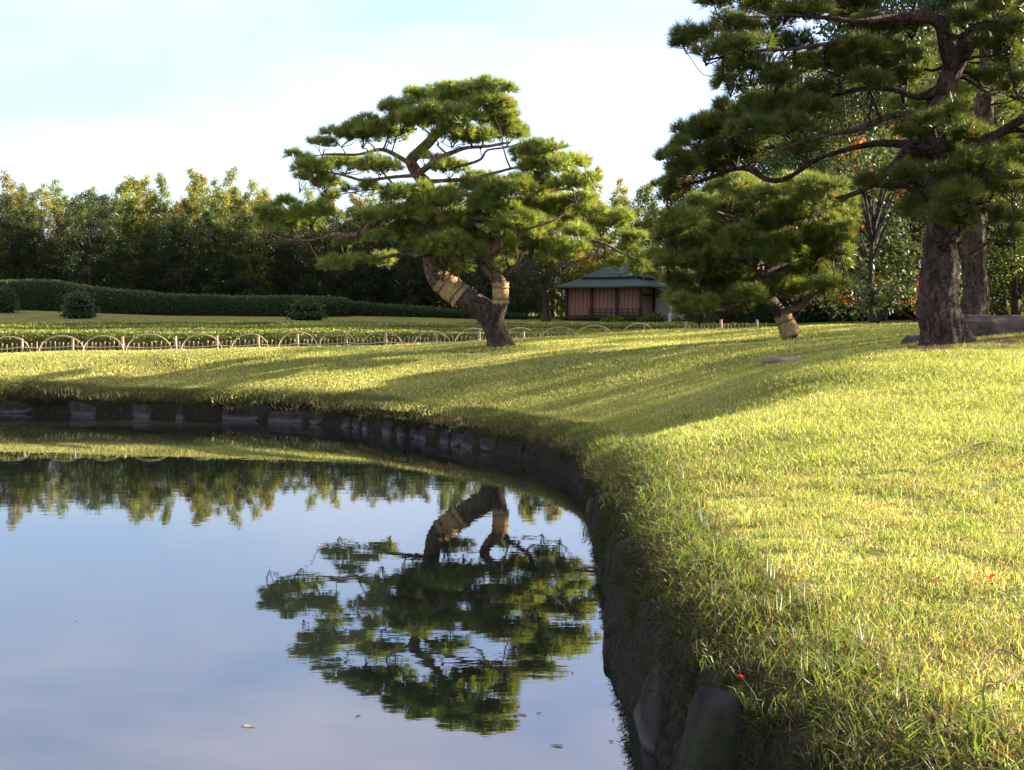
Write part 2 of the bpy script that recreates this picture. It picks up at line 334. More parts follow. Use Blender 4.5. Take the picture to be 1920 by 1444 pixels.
# keep coarse far away
_keep = np.ones(len(SHORE), bool); _keep[(np.abs(SHORE[:, 0]) > 25) & (np.arange(len(SHORE)) % 12 != 0)] = False; SHORE = SHORE[_keep]
def sdist(P):
    """signed distance to the water's edge: positive on land"""
    P = np.asarray(P, float); A = SHORE[:-1]; B = SHORE[1:]; D = B - A; L2 = (D ** 2).sum(1)
    best = np.full(len(P), 1e9); sgn = np.ones(len(P))
    for k in range(0, len(P), 4000):
        q = P[k:k + 4000]; W = q[:, None] - A[None]; t = np.clip((W * D[None]).sum(2) / L2[None], 0, 1)
        R = W - t[..., None] * D[None]; d2 = (R ** 2).sum(2); i = d2.argmin(1); rr = np.arange(len(q))
        best[k:k + 4000] = np.sqrt(d2[rr, i])
        c = D[i, 0] * W[rr, i, 1] - D[i, 1] * W[rr, i, 0]
        sgn[k:k + 4000] = np.where(c >= 0, 1, -1)
    return best * sgn
ctrl = []
def cpx(x, y, d): p = PT(x, y, d); ctrl.append(p)
for a in [(0, 675, 28.7), (150, 672, 28.6), (300, 669, 28.4), (450, 664, 28.4), (600, 659, 28.4), (760, 652, 29), (935, 653, 28), (935, 640, 30.5), (1050, 634, 31), (1150, 627, 31), (1240, 621, 31), (1350, 620, 31), (1480, 640, 25),
          (1480, 614, 32), (1600, 611, 32), (1770, 651, 18), (1920, 660, 15.5), (1920, 616, 20), (1700, 612, 28), (1480, 676, 19.5),
          (1500, 690, 15.6), (1920, 1444, 3.84), (1920, 1000, 7.0), (1920, 800, 10.5), (1920, 720, 13), (1500, 1000, 7.2), (1500, 800, 11), (1300, 800, 13),
          (1220, 845, 14.2), (1180, 760, 18.5), (1150, 660, 25), (1150, 705, 21), (1300, 668, 21.5), (1300, 643, 26.5), (1050, 660, 26), (1200, 632, 29.5), (1380, 640, 27), (1000, 745, 20.5), (800, 715, 24), (600, 703, 25.6), (300, 705, 27), (0, 705, 27), (1300, 1000, 7.8), (1350, 1200, 5.5), (1240, 1150, 5.8), (1270, 1000, 7.7), (1600, 1400, 4.1)]: cpx(*a)
for x, y, z in [(-18, 30.6, 1.0), (-12.4, 31.05, 1.05), (-9, 31.5, 1.08), (-6.2, 32.1, 1.11), (-2.2, 33.1, 1.15), (0, 33.6, 1.2), (2.7, 34.2, 1.3), (5, 34.7, 1.45), (8.5, 35.2, 1.6), (3, 2.2, .62), (6, 1, .8), (10, 5, 1.4), (14, 10, 1.7), (9, 12, 1.5), (14, 20, 1.9), (24, 12, 2.0), (30, 30, 2.1), (-30, 31, 1.0), (-60, 36, 1.1), (-20, 28.9, 1.1),
                (-25, 40, 1.2), (-12, 40, 1.25), (0, 42, 1.35), (12, 44, 1.8), (-25, 50, 1.6), (-10, 50, 1.65), (4, 54, 1.65), (-24, 58, 2.08), (-17, 58, 1.98), (-9, 58, 1.85), (-27, 66, 2.5), (-18, 66, 2.15), (-8, 66, 1.95), (0, 66, 1.8),
                (8, 72, 1.75), (-30, 75, 2.8), (-10, 76, 2.3), (10, 82, 1.9), (30, 60, 2.1), (60, 60, 2.5), (-60, 80, 3.4), (0, 120, 3), (-80, 140, 4), (80, 140, 4), (100, 20, 2.2), (-100, 200, 5), (100, 220, 5),
                (40, 0, 1.5), (100, -10, 1.6), (-120, 60, 2.2)]: ctrl.append(np.array([x, y, z]))
ctrl = np.array(ctrl)
def _k(r): return np.where(r > 1e-9, r * r * np.log(r + 1e-12), 0)
_X = ctrl[:, :2] / 10; _n = len(_X)
_A = np.zeros((_n + 3, _n + 3)); _A[:_n, :_n] = _k(np.linalg.norm(_X[:, None] - _X[None], axis=2)) + np.eye(_n) * .004
_A[:_n, _n] = 1; _A[:_n, _n + 1:] = _X; _A[_n, :_n] = 1; _A[_n + 1:, :_n] = _X.T
_w = np.linalg.solve(_A, np.concatenate([ctrl[:, 2], np.zeros(3)]))
def G(P):
    P = np.asarray(P, float) / 10; out = np.empty(len(P))
    for k in range(0, len(P), 20000):
        q = P[k:k + 20000]; out[k:k + 20000] = _k(np.linalg.norm(q[:, None] - _X[None], axis=2)) @ _w[:_n] + _w[_n] + q @ _w[_n + 1:]
    return np.clip(out, .50, 6)
def height(P, sd=None):
    P = np.asarray(P, float)
    if sd is None: sd = sdist(P)
    g = G(P); p3 = np.c_[P, np.zeros(len(P))]
    g = g + .05 * soil_mask(P)
    g = g + .018 * snoise(p3, 1.1, 3) + .05 * snoise(p3, .16, 4, 2) * smooth(sd / 6)
    sd = np.where(sd > 0, sd * (1 - .15 * smooth((11 - P[:, 1]) / 5) * (P[:, 0] < 6)), sd)
    nr = smooth((13.5 - P[:, 1]) / 4) * (P[:, 0] < 6)
    top = .28 + .19 * nr + .04 * snoise(p3, 2.2, 5, 2)
    z = np.where(sd < .09, top * smooth((sd + .03) / .12), top + (g - top) * (1 - np.exp(-np.maximum(sd - .09, 0) / (.15 - .05 * smooth((9 - P[:, 1]) / 3)))))
    return np.where(sd < -.03, np.maximum(-.7, (sd + .03) * 4), z)
def hz(x, y): return float(height(np.array([[x, y]]))[0])

def soil_mask(P):
    P = np.asarray(P, float); p3 = np.c_[P, np.zeros(len(P))]; nz = snoise(p3, 1.6, 9) * .5
    def blob(cx, cy, rx, ry): return 1 - smooth((np.hypot((P[:, 0] - cx) / rx, (P[:, 1] - cy) / ry) - .75 + nz * .35) / .45)
    return np.clip(blob(5.4, 17.5, 2.3, 1.3) + blob(7.8, 17.3, 2.4, 1.1) + blob(4.9, 16.7, 1.5, 1.3) + blob(5.4, 25.1, .9, .5) + .8 * blob(-.5, 27.9, .9, .45), 0, 1)

def axis(segs):
    a = [];
    for lo, hi, st in segs: a.append(np.arange(lo, hi, st))
    return np.concatenate(a + [[segs[-1][1]]])
gx = axis([(-400, -100, 20), (-100, -24, 4), (-24, -14, .8), (-14, 12, .28), (12, 24, .7), (24, 100, 4), (100, 400, 20)])
gy = axis([(-60, 0, 4), (0, 40, .28), (40, 70, .8), (70, 130, 4), (130, 700, 30)])
gX, gY = np.meshgrid(gx, gy, indexing='ij'); P2 = np.stack([gX.ravel(), gY.ravel()], 1)
sd = sdist(P2); zz = height(P2, np.maximum(sd, .9)); low = smooth((sd - .35) / .9)
zz = np.where(sd > 1.25, zz, np.minimum(zz, height(P2, np.maximum(sd, -.5))) - .09 * (1 - low) - .02)
zz = np.where(sd < .1, -.8, zz)
nx, ny = len(gx), len(gy); ii, jj = np.meshgrid(np.arange(nx - 1), np.arange(ny - 1), indexing='ij')
gf = np.stack([ii * ny + jj, (ii + 1) * ny + jj, (ii + 1) * ny + jj + 1, ii * ny + jj + 1], -1).reshape(-1, 4)
keepf = (sd[gf] > -1.2).any(1); gf = gf[keepf]
sm = soil_mask(P2); tcol = np.c_[sm, np.zeros(len(sm)), np.zeros(len(sm))]
mb = MB(); mb.add(np.c_[P2, zz], gf, tcol)
ground = mb.build('ground', M['ground'], None, True, 'structure')
# the pond's bank as a finer strip along the water
bank_sel = np.where((SHORE[:, 0] > -26) & (SHORE[:, 0] < 18) & (SHORE[:, 1] > -4))[0]
bp = SHORE[bank_sel]; bp3, _ = catmull(np.c_[bp, np.zeros(len(bp))], np.zeros(len(bp)), .09); bp = bp3[:, :2]
bt = np.gradient(bp, axis=0); bt /= np.linalg.norm(bt, axis=1)[:, None]; bn = np.stack([-bt[:, 1], bt[:, 0]], 1)
tt = np.array([-.30, -.12, -.05, -.02, .01, .04, .07, .10, .14, .19, .25, .33, .42, .53, .66, .82, 1.0, 1.2, 1.35])
BP = (bp[:, None] + bn[:, None] * tt[None, :, None]); nb, ntt = BP.shape[:2]; BPf = BP.reshape(-1, 2)
tsd = np.tile(tt, nb); bz = height(BPf, tsd)
bz = bz - np.where(tsd > 1.25, .06, 0)
p3 = np.c_[BPf, bz]; wob = np.repeat(bn, ntt, 0) * ((snoise(p3, 3.2, 21) * .06 + snoise(p3, 9, 22) * .03 + snoise(p3, 22, 23) * .012) * np.exp(-((tsd - .1) / .3) ** 2))[:, None]
BPf2 = BPf + wob
ii, jj = np.meshgrid(np.arange(nb - 1), np.arange(ntt - 1), indexing='ij')
bf = np.stack([ii * ntt + jj, (ii + 1) * ntt + jj, (ii + 1) * ntt + jj + 1, ii * ntt + jj + 1], -1).reshape(-1, 4)[:, ::-1]
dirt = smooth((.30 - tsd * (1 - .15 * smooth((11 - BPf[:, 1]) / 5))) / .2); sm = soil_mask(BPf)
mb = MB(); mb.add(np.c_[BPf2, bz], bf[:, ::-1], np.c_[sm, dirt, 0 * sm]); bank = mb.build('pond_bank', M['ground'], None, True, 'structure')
# water
mb = MB(); mb.add([[-400, -120, 0], [400, -120, 0], [400, 60, 0], [-400, 60, 0]], [[0, 1, 2, 3]]); water = mb.build('water', M['water'], None, False, 'structure')

# ------------------------------------------------------------------ grass: instanced tufts
src = bpy.data.collections.new('grass_sources')
GREEN = np.array([.165, .24, .045]); YEL = np.array([.33, .36, .10]); STRAW = np.array([.54, .47, .27]); BROWN = np.array([.20, .12, .06]); DEEP = np.array([.06, .10, .02])
def tuft(name, n, size, Lr, w, mix, lean=.5, curl=.5, seed=0, droop=0):
    r = np.random.default_rng(seed); b = np.zeros((n, 3)); b[:, :2] = r.uniform(-.5, .5, (n, 2)) * size
    L = r.uniform(*Lr, n) * np.where(r.random(n) < .12, 1.35, 1); az = r.uniform(0, 6.283, n); ln = np.abs(r.normal(0, lean, n))
    d0 = np.stack([np.cos(az) * np.sin(ln), np.sin(az) * np.sin(ln), np.cos(ln)], 1)
    d1 = unit(d0 + np.stack([np.cos(az), np.sin(az), -.35 * np.ones(n) - droop], 1) * (curl * r.uniform(.3, 1.5, n))[:, None])
    sdv = unit(np.cross(d0, rdir(n, r))) * (w * r.uniform(.6, 1.3, n))[:, None] / 2
    m_ = b + d0 * L[:, None] * .5; t_ = m_ + d1 * L[:, None] * .5; b[:, 2] -= .012
    V = np.stack([b - sdv, b + sdv, m_ + sdv * .8, m_ - sdv * .8, t_], 1).reshape(-1, 3); k = np.arange(n)[:, None] * 5
    pal = np.array([GREEN, YEL, STRAW, BROWN, DEEP]); c = pal[r.choice(5, n, p=mix)] * r.uniform(.7, 1.3, (n, 1))
    m = MB(); m.add(V, k + np.array([[0, 1, 2, 3]]), np.repeat(c, 5, 0)); m.f.setdefault(3, []).append(k + np.array([[3, 2, 4]]))
    o = bpy.data.objects.new(name, m.mesh(name)); o.data.materials.append(M['blade']); return o
def gn_scatter(name, pts, rot, scl, itint, idx, variants, kind='stuff'):
    col = bpy.data.collections.new(name + '_tufts')
    for v in variants: col.objects.link(v)
    me = bpy.data.meshes.new(name); me.vertices.add(len(pts)); me.vertices.foreach_set('co', np.asarray(pts, float).ravel())
    for an, ty, key, dat in [('rot', 'FLOAT_VECTOR', 'vector', rot), ('scl', 'FLOAT', 'value', scl), ('pick', 'INT', 'value', idx)]:
        a = me.attributes.new(an, ty, 'POINT'); a.data.foreach_set(key, np.asarray(dat).ravel())
    a = me.attributes.new('itint', 'FLOAT_COLOR', 'POINT'); a.data.foreach_set('color', np.c_[itint, np.ones(len(itint))].ravel())
    o = bpy.data.objects.new(name, me); S.collection.objects.link(o); o['kind'] = kind
    g = bpy.data.node_groups.new(name, 'GeometryNodeTree'); g.interface.new_socket('Geometry', in_out='INPUT', socket_type='NodeSocketGeometry'); g.interface.new_socket('Geometry', in_out='OUTPUT', socket_type='NodeSocketGeometry')
    gi = g.nodes.new('NodeGroupInput'); go = g.nodes.new('NodeGroupOutput'); ip = g.nodes.new('GeometryNodeInstanceOnPoints'); ci = g.nodes.new('GeometryNodeCollectionInfo')
    ci.inputs[0].default_value = col; ci.inputs['Separate Children'].default_value = True; ci.inputs['Reset Children'].default_value = True
    def na(n_, t): x = g.nodes.new('GeometryNodeInputNamedAttribute'); x.data_type = t; x.inputs[0].default_value = n_; return x.outputs[0]
    ip.inputs['Pick Instance'].default_value = True
    g.links.new(gi.outputs[0], ip.inputs['Points']); g.links.new(ci.outputs[0], ip.inputs['Instance']); g.links.new(na('pick', 'INT'), ip.inputs['Instance Index'])
    er = g.nodes.new('FunctionNodeEulerToRotation'); g.links.new(na('rot', 'FLOAT_VECTOR'), er.inputs[0]); g.links.new(er.outputs[0], ip.inputs['Rotation']); g.links.new(na('scl', 'FLOAT'), ip.inputs['Scale'])
    g.links.new(ip.outputs[0], go.inputs[0])
    md = o.modifiers.new('scatter', 'NODES'); md.node_group = g
    return o
def in_view(P, margin=1.5):
    return (P[:, 1] > 2.6) & (P[:, 0] < P[:, 1] * .40 + margin) & (P[:, 0] > -P[:, 1] * .40 - margin)
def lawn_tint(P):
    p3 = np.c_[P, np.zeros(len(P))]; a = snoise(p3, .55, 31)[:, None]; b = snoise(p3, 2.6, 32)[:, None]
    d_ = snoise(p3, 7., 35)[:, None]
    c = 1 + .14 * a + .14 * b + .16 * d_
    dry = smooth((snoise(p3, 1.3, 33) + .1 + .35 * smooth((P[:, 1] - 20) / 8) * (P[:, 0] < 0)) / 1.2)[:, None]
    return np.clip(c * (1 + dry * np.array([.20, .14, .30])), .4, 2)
def sample(n, x0, x1, y0, y1):
    return np.stack([rng.uniform(x0, x1, n), rng.uniform(y0, y1, n)], 1)
def scatter_lawn(name, n, box, variants, smin, sc, probs=None, sdmin=.3, extra=None):
    P = sample(n, *box); P = P[in_view(P)]; s_ = sdist(P); k = s_ > sdmin
    P, s_ = P[k], s_[k]; so = soil_mask(P); k = rng.random(len(P)) > so * .93; P, s_ = P[k], s_[k]
    if extra is not None: k = extra(P, s_); P, s_ = P[k], s_[k]
    z = height(P, s_); e = .15; zx = height(P + [e, 0], None); zy = height(P + [0, e], None)
    rot = np.stack([np.clip((zy - z) / e, -.7, .7), -np.clip((zx - z) / e, -.7, .7), np.zeros(len(P))], 1)
    # world tilt then random spin: build through matrices of small angles
    spin = rng.uniform(0, 6.283, len(P)); out = np.empty((len(P), 3))
    ca, sa = np.cos(spin), np.sin(spin)
    tx, ty = rot[:, 0], rot[:, 1]        # tilt about world X and Y, expressed in the spun frame
    out[:, 0] = np.arctan(tx * ca + ty * sa); out[:, 1] = np.arctan(-tx * sa + ty * ca); out[:, 2] = spin
    sca = rng.uniform(smin, sc, len(P)) * (1 + .22 * snoise(np.c_[P, z], 1.8, 41) + .2 * snoise(np.c_[P, z], 5.5, 42)) * np.where(rng.random(len(P)) < .05, 1.35, 1)
    idx = rng.choice(len(variants), len(P), p=probs)
    return gn_scatter(name, np.c_[P, z], out, sca, lawn_tint(P) * (1 - (1 - smooth((s_ - .2) / .5))[:, None] * np.array([.50, .58, .50]) * (.4 + .6 * smooth((P[:, 1:2] - 8) / 4))), idx, variants)  # browner dead grass near the bank edge, with slope shade tinted in
near = [tuft('blades_a', 160, .24, (.02, .046), .0034, [.38, .27, .27, .06, .02], .75, .6, 1), tuft('blades_b', 160, .24, (.018, .042), .0034, [.25, .28, .38, .08, .01], .95, .7, 2),
        tuft('blades_c', 160, .24, (.024, .054), .0036, [.55, .26, .13, .03, .03], .6, .5, 3), tuft('blades_d', 110, .24, (.03, .06), .003, [.05, .12, .55, .27, .01], 1.35, .45, 4),
        tuft('blades_e', 28, .16, (.06, .11), .0048, [.62, .3, .07, .0, .01], .4, .7, 5)]
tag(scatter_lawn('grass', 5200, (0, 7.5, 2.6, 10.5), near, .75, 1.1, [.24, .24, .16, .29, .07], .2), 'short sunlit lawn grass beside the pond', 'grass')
mid = [tuft('mid_blades_a', 230, .42, (.022, .048), .0052, [.42, .30, .22, .04, .02], .6, .5, 11), tuft('mid_blades_b', 230, .42, (.022, .045), .0052, [.30, .32, .32, .05, .01], .8, .5, 12),
       tuft('mid_blades_c', 230, .42, (.025, .06), .005, [.5, .3, .16, .02, .02], .5, .5, 13)]
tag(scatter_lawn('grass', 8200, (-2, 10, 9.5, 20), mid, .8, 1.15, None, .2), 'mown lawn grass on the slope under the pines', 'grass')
far = [tuft('far_blades_a', 170, .7, (.03, .06), .012, [.40, .32, .22, .04, .02], .6, .5, 21), tuft('far_blades_b', 170, .7, (.03, .055), .012, [.30, .33, .32, .04, .01], .7, .5, 22)]
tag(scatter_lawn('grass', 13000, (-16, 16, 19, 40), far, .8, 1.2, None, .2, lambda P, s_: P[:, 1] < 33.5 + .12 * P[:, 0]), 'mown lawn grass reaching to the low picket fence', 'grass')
# grass and moss hanging over the bank
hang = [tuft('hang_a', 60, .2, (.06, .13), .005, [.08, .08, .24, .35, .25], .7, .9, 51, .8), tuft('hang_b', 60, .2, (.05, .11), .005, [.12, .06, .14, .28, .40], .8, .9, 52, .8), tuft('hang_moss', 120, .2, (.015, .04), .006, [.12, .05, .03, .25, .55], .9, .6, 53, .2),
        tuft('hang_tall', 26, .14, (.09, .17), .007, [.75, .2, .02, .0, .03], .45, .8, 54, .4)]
def scatter_bank():
    m = 22000; k = rng.integers(0, len(bp), m); k = k[(bp[k, 1] > 2.8) & (bp[k, 0] > -15)]
    t = rng.uniform(.0, .5, len(k)) ** 1.0; dist = np.hypot(bp[k, 0], bp[k, 1])
    # stones stay bare low down on the far wall and close to the camera; the curve between is overgrown
    over = smooth((bp[k, 0] + 2.2) / 2.2) * smooth((bp[k, 1] - 5.6) / 1.2)
    near_ = 1 - smooth((bp[k, 1] - 5.6) / 1.2); wide = 1 + .3 * smooth((11 - bp[k, 1]) / 5); t = t * wide
    tmin = np.where(near_ > .5, -.02, .12 - .11 * over) + .13 * snoise(np.c_[bp[k], 0 * t], 1.9, 61)
    ok = (t > tmin) & ((t > .035) | (bp[k, 1] > 7.5)); k, t = k[ok], t[ok]; ov = over[ok]
    P = bp[k] + bn[k] * t[:, None]; z = height(P, t)
    tilt = 1.25 * np.exp(-t / wide[ok] / .22); nrm = np.c_[-bn[k] * np.sin(tilt)[:, None], np.cos(tilt)]
    rot = np.empty((len(k), 3))
    for i in range(len(k)):
        q = Vector((0, 0, 1)).rotation_difference(Vector(nrm[i])) @ Euler((0, 0, rng.uniform(0, 6.28))).to_quaternion(); rot[i] = q.to_euler()
    nrb = smooth((13 - P[:, 1]) / 4); shade_fade = smooth((t - .02 - .12 * nrb) / .2)[:, None]; c = lawn_tint(P) * (.16 + .46 * shade_fade)  # tufts low on the bank tinted darker to carry the face's shade
    sel = rng.random(len(k)) < np.where((t < .12) & (P[:, 1] < 13), .55, 1); k, t, P, z, c, shade_fade, rot, nrb = k[sel], t[sel], P[sel], z[sel], c[sel], shade_fade[sel], rot[sel], nrb[sel]
    pk = rng.choice(4, len(k), p=[.42, .27, .25, .06]); pk = np.where(((z < .2) & (rng.random(len(k)) < .8)) | ((P[:, 1] < 12) & (t < .13)), 3, pk)
    return gn_scatter('grass', np.c_[P, z], rot, rng.uniform(.75, 1.25, len(k)) * (.5 + .5 * shade_fade[:, 0]), c, pk, hang)
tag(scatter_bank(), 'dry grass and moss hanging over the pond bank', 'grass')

# ------------------------------------------------------------------ bank stones
def rock_verts(seed, n=5, power=5, rough=.08, f=3.):
    g = np.linspace(-1, 1, n); V = []; Fc = []; idx = {}
    def vid(p):
        k = tuple(np.round(p, 4))
        if k not in idx: idx[k] = len(V); V.append(p)
        return idx[k]
    for ax in range(3):
        for s in (-1, 1):
            for i in range(n - 1):
                for j in range(n - 1):
                    q = []
                    for a, b in ((i, j), (i + 1, j), (i + 1, j + 1), (i, j + 1)):
                        p = np.zeros(3); p[ax] = s; p[(ax + 1) % 3] = g[a]; p[(ax + 2) % 3] = g[b]; q.append(vid(p))
                    Fc.append(q if s > 0 else q[::-1])
    V = np.array(V); r = (np.abs(V) ** power).sum(1) ** (1 / power); V = V / r[:, None]
    d = unit(V); V = V + d * ((snoise(V + seed * 3.1, f, 70 + seed % 9, 3) - (.55 * np.abs(snoise(V + seed * 1.7, f * 1.8, 80 + seed % 7, 3)) if n > 10 else 0)) * rough)[:, None]
    return V * .5, Fc
stone_meshes = []
for s in range(9):
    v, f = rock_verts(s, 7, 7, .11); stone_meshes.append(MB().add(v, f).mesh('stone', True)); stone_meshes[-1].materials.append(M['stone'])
near_stones = []
for s in range(4):
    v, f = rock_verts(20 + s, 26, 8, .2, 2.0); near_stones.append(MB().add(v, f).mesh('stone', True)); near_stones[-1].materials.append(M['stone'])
wall = empty('stone_wall', (0, 0, 0), 'low wall of rough dark stones holding the pond edge under the grass', 'stone wall')
arc = np.concatenate([[0], np.cumsum(np.linalg.norm(np.diff(bp, axis=0), axis=1))]); a = 0.; r2 = np.random.default_rng(5)
first = True
while a < arc[-1] - .5:
    k = int(np.searchsorted(arc, a)); x, y = bp[k]
    far_w = y > 20
    near_ = y < 6.2
    w = r2.uniform(.45, 1.25) if x < -4 else (r2.uniform(.28, .6) if far_w else (r2.uniform(.45, .75) if near_ else r2.uniform(.3, .6)))
    k = int(np.searchsorted(arc, min(a + w / 2, arc[-1] - .01))); c = bp[k]; n_ = bn[k]; ang = math.atan2(bt[k, 1], bt[k, 0])
    curve_ = 5.9 < c[1] < 17.0
    if c[1] > 2.2 and c[0] > -17 and not (curve_ and r2.random() < .8):
        o = bpy.data.objects.new('stone', near_stones[r2.integers(4)] if c[1] < 8 else stone_meshes[r2.integers(9)]); S.collection.objects.link(o); o.parent = wall
        if near_ and r2.random() < .12:
            a += w; S.collection.objects.unlink(o); bpy.data.objects.remove(o); continue
        hh = r2.uniform(.30, .50) if not near_ else r2.uniform(.62, .84) - .2 * (c[1] < 4.9)
        if curve_: hh = .3
        dep = .34; lean = r2.uniform(.0, .3) + .1 * near_; off = .125 + .035 * (1 - near_) - .0 * near_
        o.location = (c[0] + n_[0] * (off + r2.uniform(-.03, .04)), c[1] + n_[1] * (off + r2.uniform(-.03, .05)), r2.uniform(-.03, .03) + (.0 if not near_ else .02)); o.scale = (w * .97, dep, hh)
        o.rotation_euler = Euler((-lean, r2.uniform(-.16, .16), ang + r2.uniform(-.2, .2)), 'XYZ')
    a += w + (r2.uniform(.0, .05) if not near_ else r2.uniform(.02, .14))

# ------------------------------------------------------------------ pines
def tufts(mb, C, A, n, L, w, spread, tint, r):
    m = len(C); A2 = np.repeat(A, n, 0); C2 = np.repeat(C, n, 0)
    d = unit(A2 * (1 - spread * .3) + rdir(m * n, r) * spread); ln = L * r.uniform(.65, 1.1, m * n)
    b = C2 - A2 * (r.random(m * n) * .06)[:, None]; t = b + d * ln[:, None]; t[:, 2] -= .008
    s = unit(np.cross(d, rdir(m * n, r))) * w / 2
    V = np.stack([b - s, b + s, t], 1).reshape(-1, 3); c = np.repeat(np.repeat(tint, n, 0) * r.uniform(.75, 1.25, (m * n, 1)), 3, 0)
    mb.add(V, np.arange(m * n * 3).reshape(-1, 3), c)
NEEDLE_A, NEEDLE_B, NEEDLE_C = np.array([.085, .145, .032]), np.array([.25, .265, .06]), np.array([.26, .16, .05])

def build_pine(name, label, base, limbs, pads, zpx, d0, seed, needle=(30, .12, .007), dens=1.0, bark='bark_pine', trunk_seg=14, bright=1.0, group=None, cat='pine tree', flare=.5, trunk_n=1, sub=7, dyr=1.0, tint_fn=None, up_amt=1.0, rzk=1.2):
    """limbs: lists of (pixel x, pixel y, radius in metres, depth offset); pads: (px, py, rx, rz metres, depth offset)"""
    r = np.random.default_rng(seed); root = empty(name, tuple(base), label, cat, group)
    sk = []; skr = []; skT = []
    for li, lm in enumerate(limbs):
        pts = [PT(x, y, d0 + dy) for x, y, _, dy in lm]; rad = [q for _, _, q, _ in lm]
        big = li < trunk_n
        p, q = catmull(pts, rad, .06 if big else .09)
        if not big:
            p = p + np.c_[snoise(p, 3.0, seed + li, 2), snoise(p + 5, 3.0, seed + li, 2), snoise(p + 9, 3.0, seed + li, 2)] * np.minimum(.075, q * 1.6 + .015)[:, None] * np.minimum(1, np.linspace(0, 3, len(p)))[:, None]
        b = MB()
        base2_ = base if li < trunk_n and up_amt == 1 else np.array([0, 0, -9.])
        tube(b, p, q, (trunk_seg if big else 9), .16 if big else .14, 9, seed + li, (1, 1, 1), True, flare if li == 0 else 0, .11 if big else 0)
        # Japanese pines: bark turns paler and redder higher up
        V = np.concatenate(b.v); up = smooth((V[:, 2] - base[2] - 1.2) / 2.2)[:, None]
        cc = (.62 + .38 * smooth((V[:, 2:3] - base2_[2] - .7) / .8) + up * up_amt * np.array([1.1, .85, .7])) * (1 if li < trunk_n or up_amt == 1 else .6); b.c = [np.c_[cc, np.ones(len(cc))]]; b.v = [V]
        b.build('trunk' if big else 'limb', M[bark], root, True)
        sk.append(p); skr.append(q)
    SK = np.vstack(sk); SR = np.concatenate(skr)
    cr = MB(); tw = MB(); nt = 0
    for (px, py, rx, rz, dy) in pads:
        c = PT(px, py, d0 + dy); rz = rz * rzk; ry = rx * r.uniform(.75, 1.0) * dyr
        # the branch that carries this pad
        dd = np.linalg.norm((SK - (c - [0, 0, rz])) * [1, 1, 1.4], axis=1) + np.where(SR < .010, 1, 0) + np.maximum(0, SK[:, 2] - c[2]) * .6
        k = dd.argmin(); a0 = SK[k]; under = c - np.array([0, 0, rz * .55]); ln = np.linalg.norm(under - a0)
        rr0 = float(min(SR[k] * .7, .012 + ln * .016)); m1 = a0 + (under - a0) * .35 + r.normal(0, .09, 3) * min(ln, .7) - [0, 0, .03 * ln]; m2 = a0 + (under - a0) * .7 + r.normal(0, .08, 3) * min(ln, .7)
        p, q = catmull([a0, m1, m2, under], [rr0, rr0 * .8, rr0 * .6, rr0 * .45], .1); p = p + np.c_[snoise(p, 6, seed + 3, 1), snoise(p, 6, seed + 4, 1), snoise(p, 6, seed + 5, 1)] * .02
        tube(tw, p, np.maximum(q, .006), 5, cap=False)
        ns = max(4, int(sub * (rx / .45) ** 1.2)); th = r.uniform(0, 6.28, ns); rd = np.sqrt(r.random(ns)) * .78
        sc = c + np.stack([np.cos(th) * rd * rx, np.sin(th) * rd * ry, r.uniform(-.25, .35, ns) * rz + rz * .45 * (1 - rd ** 2)], 1)
        for s_ in sc:
            br = under + (s_ - under) * r.uniform(-.1, .1) ; mid_ = (br + s_) / 2 + r.normal(0, .04, 3); e = s_ - np.array([0, 0, .05])
            tube(tw, [br, mid_, e], [.010, .008, .005], 4, cap=False)
        bl = rx * .52; padtint = r.uniform(.82, 1.2)
        for s_ in sc:
            m = int(dens * 26 * (bl / .2) ** 1.6) + 3; u = rdir(m, r); u[:, 2] = np.where(u[:, 2] < -.25, -u[:, 2] * .6, u[:, 2]); u = unit(u)
            R = r.uniform(.35, 1, m) ** .6; C = s_ + u * np.array([bl, bl, min(bl * .85, rz * .85)]) * R[:, None]
            A = unit(u * [1, 1, .9] + [0, 0, .45]); mixv = np.clip(r.normal(.35, .3, (m, 1)), 0, 1)
            t = (NEEDLE_A * (1 - mixv) + NEEDLE_B * mixv) * padtint; old = r.random(m) < .035; t[old] = NEEDLE_C
            if tint_fn: t = tint_fn(t, C, r)
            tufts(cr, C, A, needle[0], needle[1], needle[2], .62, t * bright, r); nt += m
    tw.c = [c_ * [.5, .45, .42, 1] for c_ in tw.c]; tw.build('twigs', M[bark], root, True, 'stuff')
    cr.build('crown', M['needle'], root, False, 'stuff')
    print(name, 'tufts', nt, 'tris', nt * needle[0])
    return root

